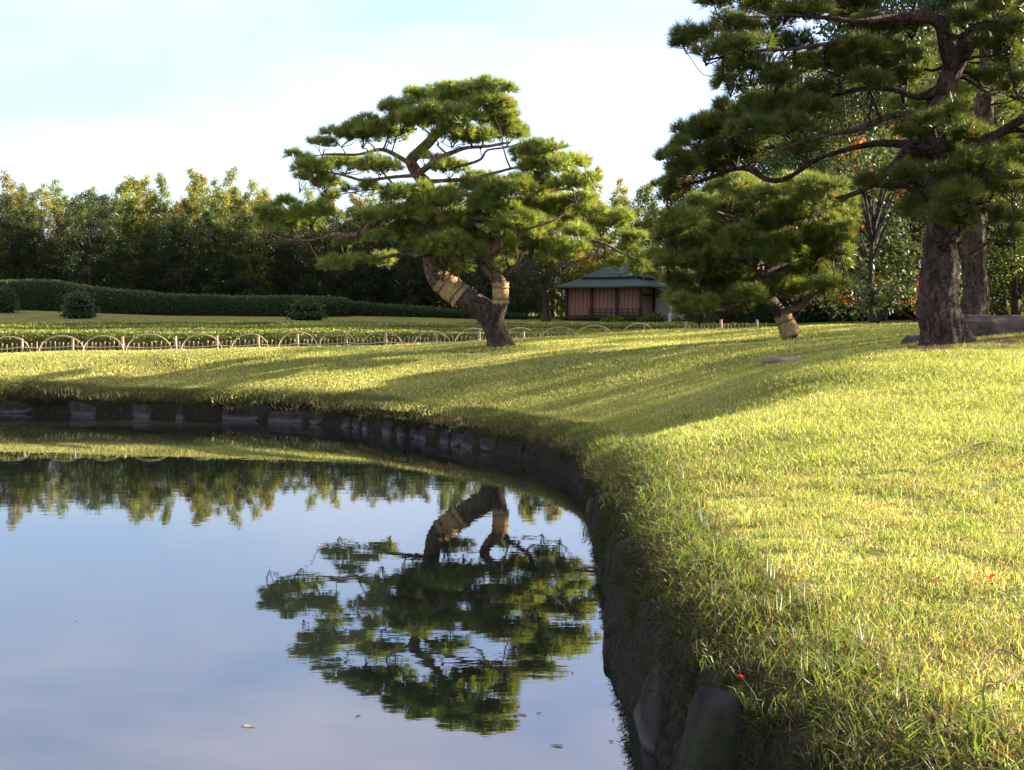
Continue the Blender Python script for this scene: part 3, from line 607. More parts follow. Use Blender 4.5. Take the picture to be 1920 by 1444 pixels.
def wrap(root, p0, p1, r0, r1, seed, stubs=True):
    """straw mat tied round a trunk with two ropes"""
    r = np.random.default_rng(seed); p0, p1 = np.array(p0), np.array(p1); b = MB(); n = 10
    p = p0 + (p1 - p0) * np.linspace(0, 1, n)[:, None]; t = np.linspace(0, 1, n)
    q = (r0 + (r1 - r0) * t) * (1.2 + .025 * np.cos(t * 12.6) - .07 * (np.exp(-((t - .22) / .05) ** 2) + np.exp(-((t - .78) / .05) ** 2))); q[0] *= 1.02; q[-1] *= 1.02
    tube(b, p, q, 30, .03, 22, seed, (1, 1, 1), False)
    for e, s in ((p0, -1), (p1, 1)):
        ax = unit(p1 - p0) * s
        for _ in range(70):
            d = rdir(1, r)[0]; d = unit(d - ax * (d @ ax)); o = e + d * (r0 if s < 0 else r1) * 1.22; L_ = r.uniform(.02, .07); w = .008
            tp = o + ax * L_ + d * r.uniform(-.01, .02); sv = unit(np.cross(ax, d)) * w; b.add([o - sv - ax * .03, o + sv - ax * .03, tp], [[0, 1, 2]], [r.uniform(.8, 1.3)] * 3)
    w = b.build('straw_wrap', M['straw'], root, True)
    for f in (.22, .78):
        c = p0 + (p1 - p0) * f; ax = unit(p1 - p0); a = unit(np.cross(ax, [0, 1, .2])); bb = np.cross(ax, a); th = np.linspace(0, 6.4, 30); rad = (r0 + (r1 - r0) * f) * 1.2
        rb = MB(); tube(rb, c + (a * np.cos(th)[:, None] + bb * np.sin(th)[:, None]) * rad + ax * (np.sin(th * 2) * .01)[:, None], np.full(30, .017), 6)
        k = c + (a * .3 - bb * .95) * rad
        tube(rb, [k, k + [.03, -.03, -.05], k + [.02, -.03, -.12]], [.011, .010, .007], 5); tube(rb, [k, k + [-.04, -.03, -.03], k + [-.05, -.03, -.09]], [.011, .010, .007], 5)
        o = rb.build('rope', M['rope']); o.parent = w; o.matrix_parent_inverse = Matrix.Identity(4)
    return w

# --- the two-stemmed pine by the water, 28 m away; coordinates read on an enlargement (x 480+z/2.4, y 120+z/2.4)
D1 = 28.0; U1 = D1 / F / 2.4
def z1(l, dys=None):
    n = len(l); return [(480 + x / 2.4, 120 + y / 2.4, r_ * U1, (dys * i / (n - 1) if not isinstance(dys, (list, tuple)) else dys[i]) if dys is not None else 0) for i, (x, y, r_) in enumerate(l)]
limbs1 = [z1([(1100, 1300, 52), (1085, 1215, 50), (1035, 1120, 52), (955, 1062, 54), (875, 1015, 50), (805, 945, 44), (785, 850, 38), (780, 740, 36), (780, 640, 34), (775, 560, 31), (725, 490, 28), (697, 440, 26), (738, 390, 22), (800, 330, 17), (850, 260, 13), (900, 200, 9), (960, 150, 5)], .35),
          z1([(1085, 1215, 44), (1078, 1140, 38), (1103, 1070, 32), (1100, 1000, 32), (1078, 955, 29), (1038, 910, 25), (1030, 872, 23), (1072, 832, 23), (1094, 802, 20), (1086, 780, 12), (1058, 765, 7)], [0, -.08, -.12, -.15, -.18, -.2, -.22, -.25, -.25, -.22, -.2]),
          z1([(1108, 965, 18), (1150, 925, 13), (1222, 880, 13), (1236, 832, 12), (1262, 800, 9), (1400, 800, 7), (1520, 800, 6), (1640, 850, 4.5), (1720, 880, 3)], -.6),
          z1([(780, 640, 24), (680, 650, 20), (580, 670, 18), (520, 730, 15), (440, 772, 12), (360, 765, 9), (250, 790, 6), (140, 790, 4), (60, 760, 3)], -.8),
          z1([(780, 590, 18), (850, 572, 15), (980, 585, 12), (1110, 625, 10), (1250, 600, 8), (1400, 570, 6), (1470, 600, 4)], .7),
          z1([(735, 490, 16), (820, 430, 13), (900, 390, 11), (960, 365, 8), (1060, 370, 6), (1150, 350, 4)], -.7),
          z1([(820, 455, 9), (950, 452, 7), (1015, 436, 6), (1040, 395, 5), (1120, 375, 4), (1190, 350, 3)], -1.2),
          z1([(785, 530, 12), (950, 512, 8), (1080, 490, 7), (1200, 472, 6), (1330, 450, 4), (1420, 440, 3)], .9),
          z1([(700, 450, 13), (600, 400, 9), (500, 392, 7), (400, 402, 6), (300, 400, 4)], .5),
          z1([(728, 500, 12), (600, 505, 8), (480, 512, 7), (380, 490, 6), (250, 470, 3)], -.6),
          z1([(790, 700, 16), (900, 690, 10), (1050, 700, 8), (1200, 740, 7), (1330, 700, 5)], -1.3),
          z1([(790, 860, 16), (700, 850, 11), (600, 860, 8), (480, 880, 6), (370, 900, 4)], .8),
          z1([(780, 720, 12), (720, 560, 10), (640, 560, 7), (560, 480, 5)], 1.3)]
pp1 = [(1065, 118, 80, 42), (960, 132, 110, 45), (860, 145, 100, 40), (745, 152, 80, 36), (1010, 195, 120, 45), (625, 192, 75, 42), (650, 262, 105, 45), (790, 255, 115, 52), (1065, 255, 95, 46), (930, 250, 90, 40),
       (505, 280, 85, 40), (385, 330, 80, 42), (480, 335, 100, 46), (300, 372, 60, 46), (605, 320, 85, 38), (1130, 325, 100, 45), (1010, 345, 85, 36), (1200, 330, 50, 40),
       (205, 440, 62, 45), (195, 520, 38, 60), (265, 500, 85, 48), (400, 462, 95, 30), (560, 465, 90, 30), (310, 545, 50, 30), (350, 612, 55, 34), (600, 600, 75, 36), (870, 480, 80, 34),
       (1215, 430, 75, 46), (1320, 410, 100, 46), (1400, 480, 105, 48), (1300, 482, 100, 42), (1440, 565, 90, 60), (1475, 625, 66, 66), (1000, 560, 110, 46), (1130, 590, 125, 56), (1260, 575, 95, 48),
       (1050, 655, 105, 48), (1240, 660, 105, 56), (1365, 655, 75, 58), (1180, 735, 105, 42), (905, 600, 56, 28), (800, 650, 95, 46), (700, 690, 80, 48), (990, 705, 90, 44), (1085, 720, 90, 38), (1395, 715, 75, 56),
       (45, 745, 62, 66), (105, 700, 60, 48), (250, 690, 95, 44), (650, 760, 95, 46), (560, 800, 64, 36), (420, 830, 55, 42), (368, 912, 66, 48), (600, 890, 66, 34), (480, 892, 56, 36),
       (850, 850, 110, 76), (895, 930, 80, 46), (700, 835, 55, 40), (1370, 880, 100, 78), (1290, 900, 70, 50), (1610, 730, 85, 58), (1720, 870, 72, 56), (1570, 800, 40, 26), (1705, 925, 36, 38), (1180, 850, 78, 54), (1015, 860, 52, 46), (1110, 915, 46, 44),
       (700, 590, 80, 40), (760, 690, 90, 56), (850, 740, 90, 50), (840, 620, 80, 44), (930, 840, 70, 46), (640, 690, 80, 44), (1120, 800, 80, 46), (1230, 800, 80, 50), (1290, 740, 80, 46), (560, 700, 80, 40), (190, 740, 80, 44), (330, 560, 70, 36), (470, 560, 70, 32), (880, 330, 90, 44), (760, 420, 60, 30), (930, 770, 80, 40), (480, 700, 60, 30), (1020, 800, 60, 40), (760, 770, 80, 50), (1680, 800, 66, 50), (1640, 905, 56, 46), (1550, 735, 66, 46), (1500, 690, 66, 50), (1740, 930, 46, 44), (1450, 780, 70, 44), (1290, 830, 80, 56), (60, 690, 60, 40), (140, 640, 60, 40)]
r_ = np.random.default_rng(3); pads1 = []
for i, (x, y, a, b) in enumerate(pp1):
    span = 1.5 * math.sqrt(max(.1, 1 - ((x - 830) / 950) ** 2)); dy = r_.uniform(-1, 1) * span * (.9 if y > 200 else .6)
    if (x, y) in ((760, 690), (850, 740), (840, 620), (700, 590), (850, 850), (800, 650)): dy = -r_.uniform(.6, 1.1)
    pads1.append((480 + x / 2.4, 120 + y / 2.4 + (9 if y < 300 else 4), a * U1 * 1.12, b * U1 * 1.0, dy))
base1 = PT(935, 655, D1); base1[2] = hz(base1[0], base1[1])
pine1 = build_pine('pine_tree', 'two-stemmed pine with cloud-shaped pads and straw wraps standing by the pond', base1, limbs1, pads1, 0, D1, 100, (22, .175, .0105), .9, trunk_n=2, trunk_seg=28, sub=7, bright=1.22, rzk=1.42)
q1 = lambda x, y, dy: PT(480 + x / 2.4, 120 + y / 2.4, D1 + dy)
wrap(pine1, q1(925, 1048, .08), q1(832, 975, .12), 50 * U1, 45 * U1, 1)
wrap(pine1, q1(1101, 1075, -.12), q1(1100, 985, -.15), 31 * U1, 31 * U1, 2)

# --- the tall old pine, 18 m away (x 1200+z*.4848, y z*.4848)
D2 = 18.0; U2 = .4848 * D2 / F
def z2(l, dys=0, D=1):
    n = len(l); return [(1200 + x * .4848, y * .4848, r_ * U2, dys * i / (n - 1)) for i, (x, y, r_) in enumerate(l)]
limbs2 = [z2([(1182, 1350, 80), (1172, 1290, 78), (1152, 1150, 76), (1163, 1000, 66), (1158, 850, 56), (1150, 700, 49), (1138, 560, 44), (1140, 450, 41), (1172, 350, 40), (1215, 250, 40), (1250, 190, 38), (1320, 80, 31), (1400, -60, 30), (1430, -260, 22), (1400, -500, 14)], .3),
          z2([(1215, 250, 40), (1175, 150, 30), (1140, 90, 27), (1060, 68, 20), (960, 60, 15), (850, 70, 11), (700, 60, 8), (520, 70, 5)], -.8),
          z2([(1140, 470, 18), (1060, 430, 13), (960, 440, 11), (860, 490, 10), (740, 510, 8), (600, 560, 6), (480, 600, 4)], -1.0),
          z2([(1145, 600, 24), (1060, 560, 17), (1010, 620, 13), (940, 700, 10), (850, 740, 9), (770, 760, 6)], -.7),
          z2([(1180, 340, 26), (1080, 380, 14), (980, 360, 11), (850, 350, 9), (700, 380, 7), (560, 360, 5), (420, 370, 4)], .8),
          z2([(1150, 700, 30), (1250, 640, 24), (1340, 560, 20), (1450, 480, 18), (1600, 400, 14), (1800, 380, 8)], -.5),
          z2([(1060, 70, 16), (960, 130, 12), (850, 150, 10), (650, 170, 8), (450, 200, 5), (250, 230, 3.5)], -1.2),
          z2([(1330, 70, 26), (1500, 0, 18), (1700, -40, 12), (1900, 0, 8)], .5),
          z2([(1380, -30, 24), (1200, -120, 16), (1000, -160, 12), (800, -120, 9), (600, -60, 6)], 1.0),
          z2([(1060, 560, 22), (900, 560, 12), (700, 600, 9), (520, 690, 10), (420, 660, 12), (330, 670, 9), (240, 700, 6), (160, 720, 4)], 1.5),
          z2([(1155, 800, 20), (1230, 760, 14), (1330, 800, 10), (1450, 850, 6)], -.8)]
pp2 = [(300, 25, 100, 50), (440, 45, 100, 45), (330, 120, 90, 46), (240, 165, 110, 50), (180, 180, 60, 40), (370, 210, 90, 40), (480, 130, 95, 50), (560, 195, 100, 45), (640, 50, 100, 40), (780, 30, 110, 40), (560, 60, 80, 40),
       (430, 285, 120, 55), (350, 345, 70, 40), (520, 335, 95, 46), (610, 262, 90, 40), (900, 140, 110, 56), (845, 230, 120, 64), (770, 300, 100, 54), (945, 260, 130, 64), (1050, 115, 80, 46), (1000, 325, 110, 48), (880, 340, 90, 44), (720, 230, 80, 40),
       (1280, 90, 90, 46), (1380, 50, 100, 50), (1430, 150, 90, 56), (1350, 190, 80, 46), (1440, 260, 90, 56), (1370, 320, 80, 46), (1460, 350, 80, 46),
       (520, 450, 130, 56), (600, 520, 120, 56), (440, 520, 100, 54), (660, 450, 90, 48), (310, 505, 90, 48), (230, 560, 100, 54), (165, 575, 60, 40), (390, 580, 90, 44), (150, 700, 75, 60), (205, 650, 90, 46), (110, 770, 56, 60), (270, 600, 80, 40), (350, 470, 60, 40),
       (1210, 520, 110, 62), (1120, 640, 90, 60), (1310, 560, 110, 56), (1260, 690, 120, 66), (1340, 650, 90, 60), (1420, 640, 90, 60), (1440, 740, 90, 60), (1330, 780, 100, 60), (1200, 800, 80, 50), (1090, 830, 90, 56), (1230, 880, 90, 46), (1400, 870, 90, 56), (1040, 700, 70, 46), (1450, 920, 70, 46), (960, 690, 70, 36), (860, 730, 70, 34),
       (1160, 760, 60, 50), (1000, 200, 70, 50), (690, 380, 80, 40), (640, 600, 80, 40), (1200, 440, 50, 40),
       (1150, 500, 91, 56), (1130, 590, 91, 60), (1180, 690, 101, 62), (1120, 780, 91, 60), (1190, 870, 91, 56), (1060, 560, 91, 56), (1250, 780, 101, 60), (1090, 700, 91, 50), (1180, 430, 91, 44),
       # beyond the picture's top and side
       (300, -60, 120, 50), (520, -50, 120, 50), (760, -70, 130, 50), (980, -60, 130, 55), (1180, -50, 130, 50), (1380, -90, 130, 55), (850, -180, 140, 60), (1080, -220, 150, 60), (1320, -260, 150, 60), (1500, -200, 140, 60), (1250, -400, 160, 60), (1450, -450, 150, 60), (1600, -350, 140, 60), (1350, -560, 140, 60),
       (1560, -40, 120, 55), (1700, -60, 130, 55), (1850, -20, 120, 55), (1600, 120, 120, 55), (1750, 180, 120, 50), (1600, 300, 120, 55), (1750, 360, 120, 55), (1880, 340, 100, 50), (1600, 480, 110, 50), (1580, 650, 100, 50), (1680, 560, 100, 50)]
r_ = np.random.default_rng(8); pads2 = []
for i, (x, y, a, b) in enumerate(pp2):
    dy = r_.uniform(-1.0, 1.3)
    if a in (91, 101): dy = r_.uniform(-1.3, -.8)
    if 100 < x < 420 and 460 < y < 800: dy = 1.2 + r_.uniform(-.3, .5)
    if x > 1000 and 400 < y < 950: dy = r_.uniform(-1.2, .8)
    pads2.append((1200 + x * .4848, y * .4848, a * U2, b * U2, dy))
for (x, y, a, b) in pp2[:75]:
    if r_.random() < .62 and not (x < 500 and y < 350): pads2.append((1200 + (x + r_.normal(0, 45)) * .4848, (y + r_.normal(0, 28)) * .4848, a * U2 * .95, b * U2, r_.uniform(.3, 2.2)))
for (x, y, a, b) in [(255, 222, 70, 42), (330, 205, 80, 44), (410, 190, 80, 44)]:
    pads2.append((1200 + x * .4848, y * .4848, a * U2, b * U2, -1.15))
for (x, y, a, b) in [(130, 730, 80, 60), (190, 700, 90, 56), (260, 660, 95, 50), (340, 640, 95, 50), (420, 610, 95, 50), (230, 520, 95, 52), (310, 550, 95, 52), (400, 480, 95, 50), (480, 570, 90, 46), (120, 620, 60, 44), (540, 400, 95, 46), (470, 420, 90, 46)]:
    pads2.append((1200 + x * .4848, y * .4848, a * U2, b * U2, r_.uniform(1.0, 2.2)))
base2 = PT(1770, 651, D2); base2[2] = hz(base2[0], base2[1])
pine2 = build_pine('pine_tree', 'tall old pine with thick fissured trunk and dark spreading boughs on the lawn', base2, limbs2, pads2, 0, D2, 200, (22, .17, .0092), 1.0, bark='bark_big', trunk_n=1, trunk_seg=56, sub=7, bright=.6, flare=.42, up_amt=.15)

# --- second trunk close behind it
D3 = 21.5; U3 = .4848 * D3 / F
limbs3 = [[(1200 + x * .4848, y * .4848, r_ * U3, 0) for x, y, r_ in [(1296, 1250, 50), (1295, 1150, 47), (1292, 1000, 45), (1290, 900, 44), (1300, 700, 40), (1320, 500, 36), (1340, 300, 30), (1330, 100, 22), (1300, -100, 12)]],
          [(1200 + x * .4848, y * .4848, r_ * U3, .3 * i) for i, (x, y, r_) in enumerate([(1310, 600, 22), (1450, 520, 14), (1600, 500, 8)])],
          [(1200 + x * .4848, y * .4848, r_ * U3, .3 * i) for i, (x, y, r_) in enumerate([(1320, 480, 22), (1180, 430, 14), (1050, 440, 8)])]]
r_ = np.random.default_rng(9)
pads3 = [(1200 + x * .4848, y * .4848, .5, .22, r_.uniform(-.5, 1.4)) for x, y in [(1300, 720), (1420, 700), (1500, 560), (1600, 500), (1380, 450), (1200, 400), (1060, 430), (1300, 300), (1450, 350), (1200, 200), (1400, 150), (1300, 0), (1450, -60), (1250, -150), (1550, 250)]]
base3 = PT(1829, 606, D3); base3[2] = hz(base3[0], base3[1])
pine3 = build_pine('pine_tree', 'reddish pine trunk rising behind the boulder and close behind the old pine', base3, limbs3, pads3, 0, D3, 300, (26, .12, .0075), .9, bark='bark_big', trunk_n=1, trunk_seg=36, bright=.85, flare=.3, up_amt=.3)

# --- the small leaning pine with a wrapped foot, 25 m away
D4 = 25.0; U4 = .4848 * D4 / F
def z4(l, dys=0):
    n = len(l); return [(1200 + x * .4848, y * .4848, r_ * U4, dys * i / (n - 1)) for i, (x, y, r_) in enumerate(l)]
limbs4 = [z4([(600, 1330, 34), (575, 1260, 30), (548, 1215, 27), (505, 1165, 25), (475, 1085, 22), (455, 1010, 18), (440, 920, 14), (450, 840, 10), (470, 780, 6)], .3),
          z4([(510, 1170, 16), (440, 1160, 12), (360, 1180, 9), (280, 1195, 6), (200, 1200, 4)], -.6), z4([(545, 1210, 15), (620, 1180, 12), (690, 1130, 9), (760, 1110, 6)], -.5),
          z4([(460, 1030, 14), (380, 1000, 9), (280, 990, 6), (180, 960, 4)], .6), z4([(470, 1070, 14), (540, 1030, 10), (640, 1010, 8), (740, 960, 5)], .6), z4([(443, 920, 12), (540, 880, 9), (640, 830, 7), (720, 800, 5)], -.6), z4([(445, 880, 10), (370, 840, 7), (300, 810, 5)], -.4)]
pp4 = [(355, 765, 90, 45), (280, 830, 90, 48), (180, 895, 90, 44), (130, 955, 66, 44), (225, 995, 95, 46), (150, 1045, 80, 42), (340, 850, 90, 44), (440, 790, 90, 44), (530, 815, 95, 48), (610, 760, 95, 52), (690, 785, 90, 56), (755, 845, 75, 60), (770, 915, 66, 56), (600, 865, 95, 46), (500, 905, 85, 40),
       (680, 960, 100, 52), (745, 1000, 75, 50), (610, 1000, 90, 44), (400, 950, 85, 40), (330, 1020, 90, 42), (280, 1080, 90, 42), (200, 1120, 80, 40), (330, 1125, 85, 36), (250, 1190, 85, 34), (180, 1195, 60, 30), (560, 1080, 80, 38), (640, 1085, 85, 42), (740, 1065, 75, 46), (600, 1150, 70, 34), (480, 1020, 75, 36), (420, 1100, 75, 36), (300, 940, 80, 40), (700, 870, 85, 46), (540, 960, 70, 36), (230, 1225, 85, 34), (330, 1205, 80, 34), (425, 1170, 70, 34), (640, 1170, 75, 36), (720, 1140, 75, 40), (130, 1120, 66, 40), (110, 1020, 66, 44), (560, 1130, 70, 30), (790, 980, 60, 50), (150, 1175, 60, 34)]
r_ = np.random.default_rng(12)
pads4 = [(1200 + x * .4848, y * .4848, a * U4 * 1.1, b * U4 * 1.35, r_.uniform(-1.0, 1.0)) for x, y, a, b in pp4]
base4 = PT(1487, 641, D4); base4[2] = hz(base4[0], base4[1])
pine4 = build_pine('pine_tree', 'small bushy pine leaning from a straw-wrapped foot on the shaded lawn', base4, limbs4, pads4, 0, D4, 400, (22, .18, .0105), .9, trunk_n=1, trunk_seg=18, sub=8, bright=.92, flare=.25, rzk=1.3)
q4 = lambda x, y, dy: PT(1200 + x * .4848, y * .4848, D4 + dy)
wrap(pine4, q4(596, 1320, 0), q4(552, 1222, .05), 33 * U4, 28 * U4, 4)

# ------------------------------------------------------------------ background trees
def leaves(mb, C, D, L, w, tint, r):
    n = len(C); d = unit(D); s = unit(np.cross(d, rdir(n, r))) * (w * r.uniform(.7, 1.3, n))[:, None] / 2; t = C + d * (L * r.uniform(.7, 1.3, n))[:, None]; m = (C + t) / 2
    V = np.stack([C, m + s, t, m - s], 1).reshape(-1, 3); mb.add(V, np.arange(n * 4).reshape(-1, 4), np.repeat(tint, 4, 0))
def bamboo_proto(seed):
    r = np.random.default_rng(seed); root = bpy.data.objects.new('bamboo', None); tr = MB(); cr = MB(); Ht = r.uniform(9.3, 10.6)
    for c in range(3):
        bx, by = r.uniform(-.5, .5, 2); ht = Ht * r.uniform(.8, 1) if c else Ht; lx, ly = r.normal(0, .45, 2)
        t = np.linspace(0, 1, 9); p = np.stack([bx + lx * t ** 2.5, by + ly * t ** 2.5, ht * t - .4 * t ** 6], 1); tube(tr, p, .05 * (1 - .85 * t), 5, cap=False)
        nb_ = 60
        for k in range(nb_):
            u = r.uniform(.03, 1); i = min(8, int(u * 8)); base = p[i] + (p[min(8, i + 1)] - p[i]) * (u * 8 - i)
            reach = (1.5 * math.sin(math.pi * min(1, u * .78 + .2)) + .25) * (1 if u < .8 else (1.12 - u) * 2.6) * r.uniform(.55, 1.1); az = r.uniform(0, 6.28)
            e = base + np.array([math.cos(az) * reach, math.sin(az) * reach, r.uniform(.1, .6) - .25 * reach]); m_ = (base + e) / 2 + [0, 0, .35]
            n = 42; s_ = r.uniform(.25, 1.05, n)[:, None]; C = base * (1 - s_) ** 2 + 2 * m_ * s_ * (1 - s_) + e * s_ ** 2 + r.normal(0, .13, (n, 3))
            D = np.stack([np.cos(az) + r.normal(0, .6, n), np.sin(az) + r.normal(0, .6, n), r.normal(-.9, .5, n)], 1)
            leaves(cr, C, D, .27, .07, np.array([.12, .14, .04]) * r.uniform(.7, 1.3, (n, 1)) * r.uniform(.8, 1.2), r)
    return root, tr.mesh('culms', True), cr.mesh('crown')
def broad_proto(seed, Ht, W, tint, low=.12, nclump=150, leafL=.2, per=42, tint2=None, f2=0, tr0=.17):
    r = np.random.default_rng(seed); tr = MB(); cr = MB(); t = np.linspace(0, 1, 8)
    p = np.stack([.3 * np.sin(t * 3 + seed), .3 * np.cos(t * 2.3 + seed) - .3, Ht * .8 * t], 1); tube(tr, p, tr0 * (1 - .8 * t) + .02, 8, .15, 5, seed, flare=.4)
    for k in range(nclump):
        u = rdir(1, r)[0]; zf = r.uniform(low, 1); pr = W * (1 - abs((zf - .5) / .56) ** 2.4) ** .6 if abs(zf - .5) < .56 else .1
        rad = pr * r.uniform(.35, 1) ** .5 * (1 + .25 * math.sin(3 * math.atan2(u[1], u[0]) + seed)); az = math.atan2(u[1], u[0]); c = np.array([math.cos(az) * rad, math.sin(az) * rad, zf * Ht])
        if k % 4 == 0:
            i = min(7, int(zf * 7 * .8)); a = p[i]; tube(tr, [a, (a + c) / 2 + [0, 0, .25], c], [.045, .03, .012], 4, cap=False)
        n = per; o = rdir(n, r) * (r.random((n, 1)) ** .5) * np.array([.62, .62, .38]) * (W / 2.6) ** .5; D = rdir(n, r) + [0, 0, -.3] + o
        tb_ = np.asarray(tint2) if tint2 is not None and r.random() < f2 else np.asarray(tint)
        leaves(cr, c + o, D, leafL, leafL * .55, tb_ * r.uniform(.6, 1.4, (n, 1)) * r.uniform(.75, 1.25), r)
    return None, tr.mesh('trunk', True), cr.mesh('crown')
def make_tree(name, proto, part, mat_t, loc, rz, sc, color, label, cat, group, zs=1.0):
    _, mt, mc = proto
    root = empty(name, loc, label, cat, group); root.rotation_euler = (0, 0, rz); root.scale = (sc, sc, sc * zs)
    for n_, me, mm in ((part, mt, mat_t), ('crown', mc, M['leaf'])):
        if not me.materials: me.materials.append(mm)
        o = bpy.data.objects.new(n_, me); S.collection.objects.link(o); o.parent = root; o.color = (*color, 1)
        if n_ == 'crown': o['kind'] = 'stuff'
    return root
M['culm'] = mat_simple('bamboo_culm', (.10, .11, .05), .6, .3, .3, 4, .1, 20)
bam = [bamboo_proto(500 + i) for i in range(6)]
tone = [((1.0, 1.05, .85), 'green'), ((1.35, 1.25, .8), 'yellow-green'), ((1.6, 1.3, .9), 'golden'), ((1.6, 1.15, 1.05), 'pinkish tan'), ((.75, .9, .9), 'dark green')]
r_ = np.random.default_rng(77); nrow = [0, 0, 0]
def skyline(px):   # tree-top height in photo pixels, by picture column
    return np.interp(px, [-400, 0, 60, 170, 230, 330, 360, 400, 440, 520, 640, 1000, 1130, 1180, 1230, 1400], [335, 338, 352, 352, 340, 318, 318, 350, 322, 352, 362, 350, 340, 335, 355, 340])
for row, (Y, x0, x1, st) in enumerate([(78., -40, 1.5, 1.35), (81.5, -42, 14, 1.5), (86., -46, 15, 2.2)]):
    x = x0
    while x < x1:
        X = x + r_.uniform(-.4, .4); Yy = Y + r_.uniform(-1, 1); px = 960 + X / Yy * F; g = hz(X, Yy)
        top = skyline(px) + r_.uniform(-10, 34) - (26 if r_.random() < .16 else 0) + (12 if row == 0 else 0); want = H + (YH - top) / F * Yy - g; sc = max(.6, want / 10.0)
        tw_ = [.14, .30, .28, .18, .10] if row else [.26, .30, .16, .10, .18]; c, cn_ = tone[r_.choice(5, p=tw_)]; c = tuple(q * (1.4 if row else 1.0) for q in c); nrow[row] += 1
        where = ['front row', 'second row', 'rear row'][row]; cz_ = 1.0
        make_tree('bamboo', bam[r_.integers(6)], 'culm', M['culm'], (X, Yy, g - .1), r_.uniform(0, 6.28), sc, c, f'{cn_} bamboo in the {where} of the grove, {nth(nrow[row])} from its pond end', 'bamboo', 'bamboo plumes of the dark grove behind the hedge')
        x += st * r_.uniform(.8, 1.2)
def extra_row(Y, x0, x1, st, hs, protos, cols, lab, grp, seed):
    r = np.random.default_rng(seed); x = x0; k = 0
    while x < x1:
        k += 1; X = x + r.uniform(-.5, .5); Yy = Y + r.uniform(-1.2, 1.2); c = cols[r.integers(len(cols))]; pr = protos[r.integers(len(protos))]
        make_tree('broadleaf_tree', brd[pr], 'trunk', M['bark'], (X, Yy, hz(X, Yy) - .1), r.uniform(0, 6.28), r.uniform(*hs), c, f'{lab}, {nth(k)} from the open lawn end', 'tree', grp); x += st * r.uniform(.8, 1.2)
brd = [broad_proto(601, 8.5, 2.7, (.05, .075, .022), .12, 170, .15, 66), broad_proto(602, 9.5, 3.0, (.06, .085, .022), .12, 170, .15, 66), broad_proto(603, 7.5, 2.6, (.075, .095, .022), .06, 160, .14, 66), broad_proto(604, 10, 3.2, (.045, .07, .026), .12, 170, .16, 66)]
wood = [  # (px, distance, scale, proto, colour, label)
    (1262, 86, 1.05, 0, (.9, 1, .95), 'dark evergreen rising behind the tea house roof, half hidden by the small pine'), (1330, 62, .72, 3, (.9, 1, .95), 'dark evergreen behind the small leaning pine, nearest the tea house'), (1420, 58, .85, 1, (.8, .95, .9), 'tall dark tree directly behind the small leaning pine'),
    (1500, 54, .85, 0, (.9, 1, .8), 'dark round tree behind the far edge of the small pine'), (1575, 48, 1.05, 1, (1.1, 1.15, .8), 'green tree between the small pine and the old pine'), (1650, 46, 1.0, 2, (1.5, 1.4, .7), 'yellow-green tree beside the old trunk, below the red maple'),
    (1720, 50, 1.15, 3, (1, 1.1, .8), 'tall green tree directly behind the old pine trunk'), (1800, 44, 1.05, 1, (1.2, 1.25, .7), 'green tree behind the reddish trunk'), (1880, 42, .95, 2, (1.8, 1.6, .6), 'yellow-leaved tree beyond the boulder'), (1960, 46, 1.1, 0, (1.1, 1.2, .8), 'green tree at the edge of the wood beyond the boulder'),
    (1540, 62, 1.2, 3, (.8, .9, .9), 'tall dark tree deep in the wood behind the small pine'), (1690, 62, 1.2, 1, (.9, 1, .9), 'tall tree deep in the wood behind the red maple'), (1850, 60, 1.2, 3, (.9, 1, .9), 'tall tree deep in the wood behind the boulder')]
for px, Y, sc, pr, c, lb in wood:
    X = (px - 960) / F * Y; make_tree('broadleaf_tree', brd[pr], 'trunk', M['bark'], (X, Y, hz(X, Y) - .1), r_.uniform(0, 6.28), sc, tuple(q * .62 for q in c), lb, 'tree', 'trees of the wood behind the pines')
for i, (X, Y, sc, pr) in enumerate([(16.5, 29.2, .6, 2), (19, 33.5, .8, 1), (15.4, 23.0, .58, 2), (21, 30, .7, 0), (17.5, 26.6, .56, 2), (13.6, 19.7, .46, 2), (18.4, 23.9, .68, 2), (16.9, 20.7, .52, 2), (20.8, 27.6, .62, 2), (15.5, 40.5, .75, 0), (17, 44.5, .8, 1), (18, 48.5, .85, 0), (17, 67.0, 1.3, 1), (20, 66, 1.7, 3),
        (23, 66.5, 2.0, 0), (25, 71.5, 2.3, 1), (28, 70.5, 2.7, 3), (31, 73, 2.9, 1), (34, 74.5, 3.0, 0), (38, 75.5, 3.2, 3), (43, 77, 3.3, 1), (34, 69, 2.9, 1), (40, 71, 3.1, 3), (47, 75, 3.4, 0)]):
    make_tree('broadleaf_tree', brd[pr], 'trunk', M['bark'], (X, Y, hz(X, Y) - .1), r_.uniform(0, 6.28), sc, (1, 1.05, .85), f'broadleaf tree of the wood beyond the boulder, {nth(i + 1)} out past the picture', 'tree', 'trees of the wood out past the boulder', 1.45 if Y < 28.5 else 1.0)
mapl = broad_proto(620, 4.6, 1.7, (.05, .068, .02), .1, 140, .12, 36, (.34, .075, .025), .09, .06)
Xm, Ym = (1635 - 960) / F * 33, 33.; make_tree('maple_tree', mapl, 'trunk', M['bark'], (Xm, Ym, hz(Xm, Ym) - .05), .4, 1.05, (1, 1, 1), 'maple with red autumn leaves between the small pine and the old pine', 'maple tree', None)
Xm, Ym = (1700 - 960) / F * 37, 37.; make_tree('maple_tree', mapl, 'trunk', M['bark'], (Xm, Ym, hz(Xm, Ym) - .05), 2.4, 1.2, (.8, 1, .9), 'green maple just behind the old pine trunk', 'maple tree', None)
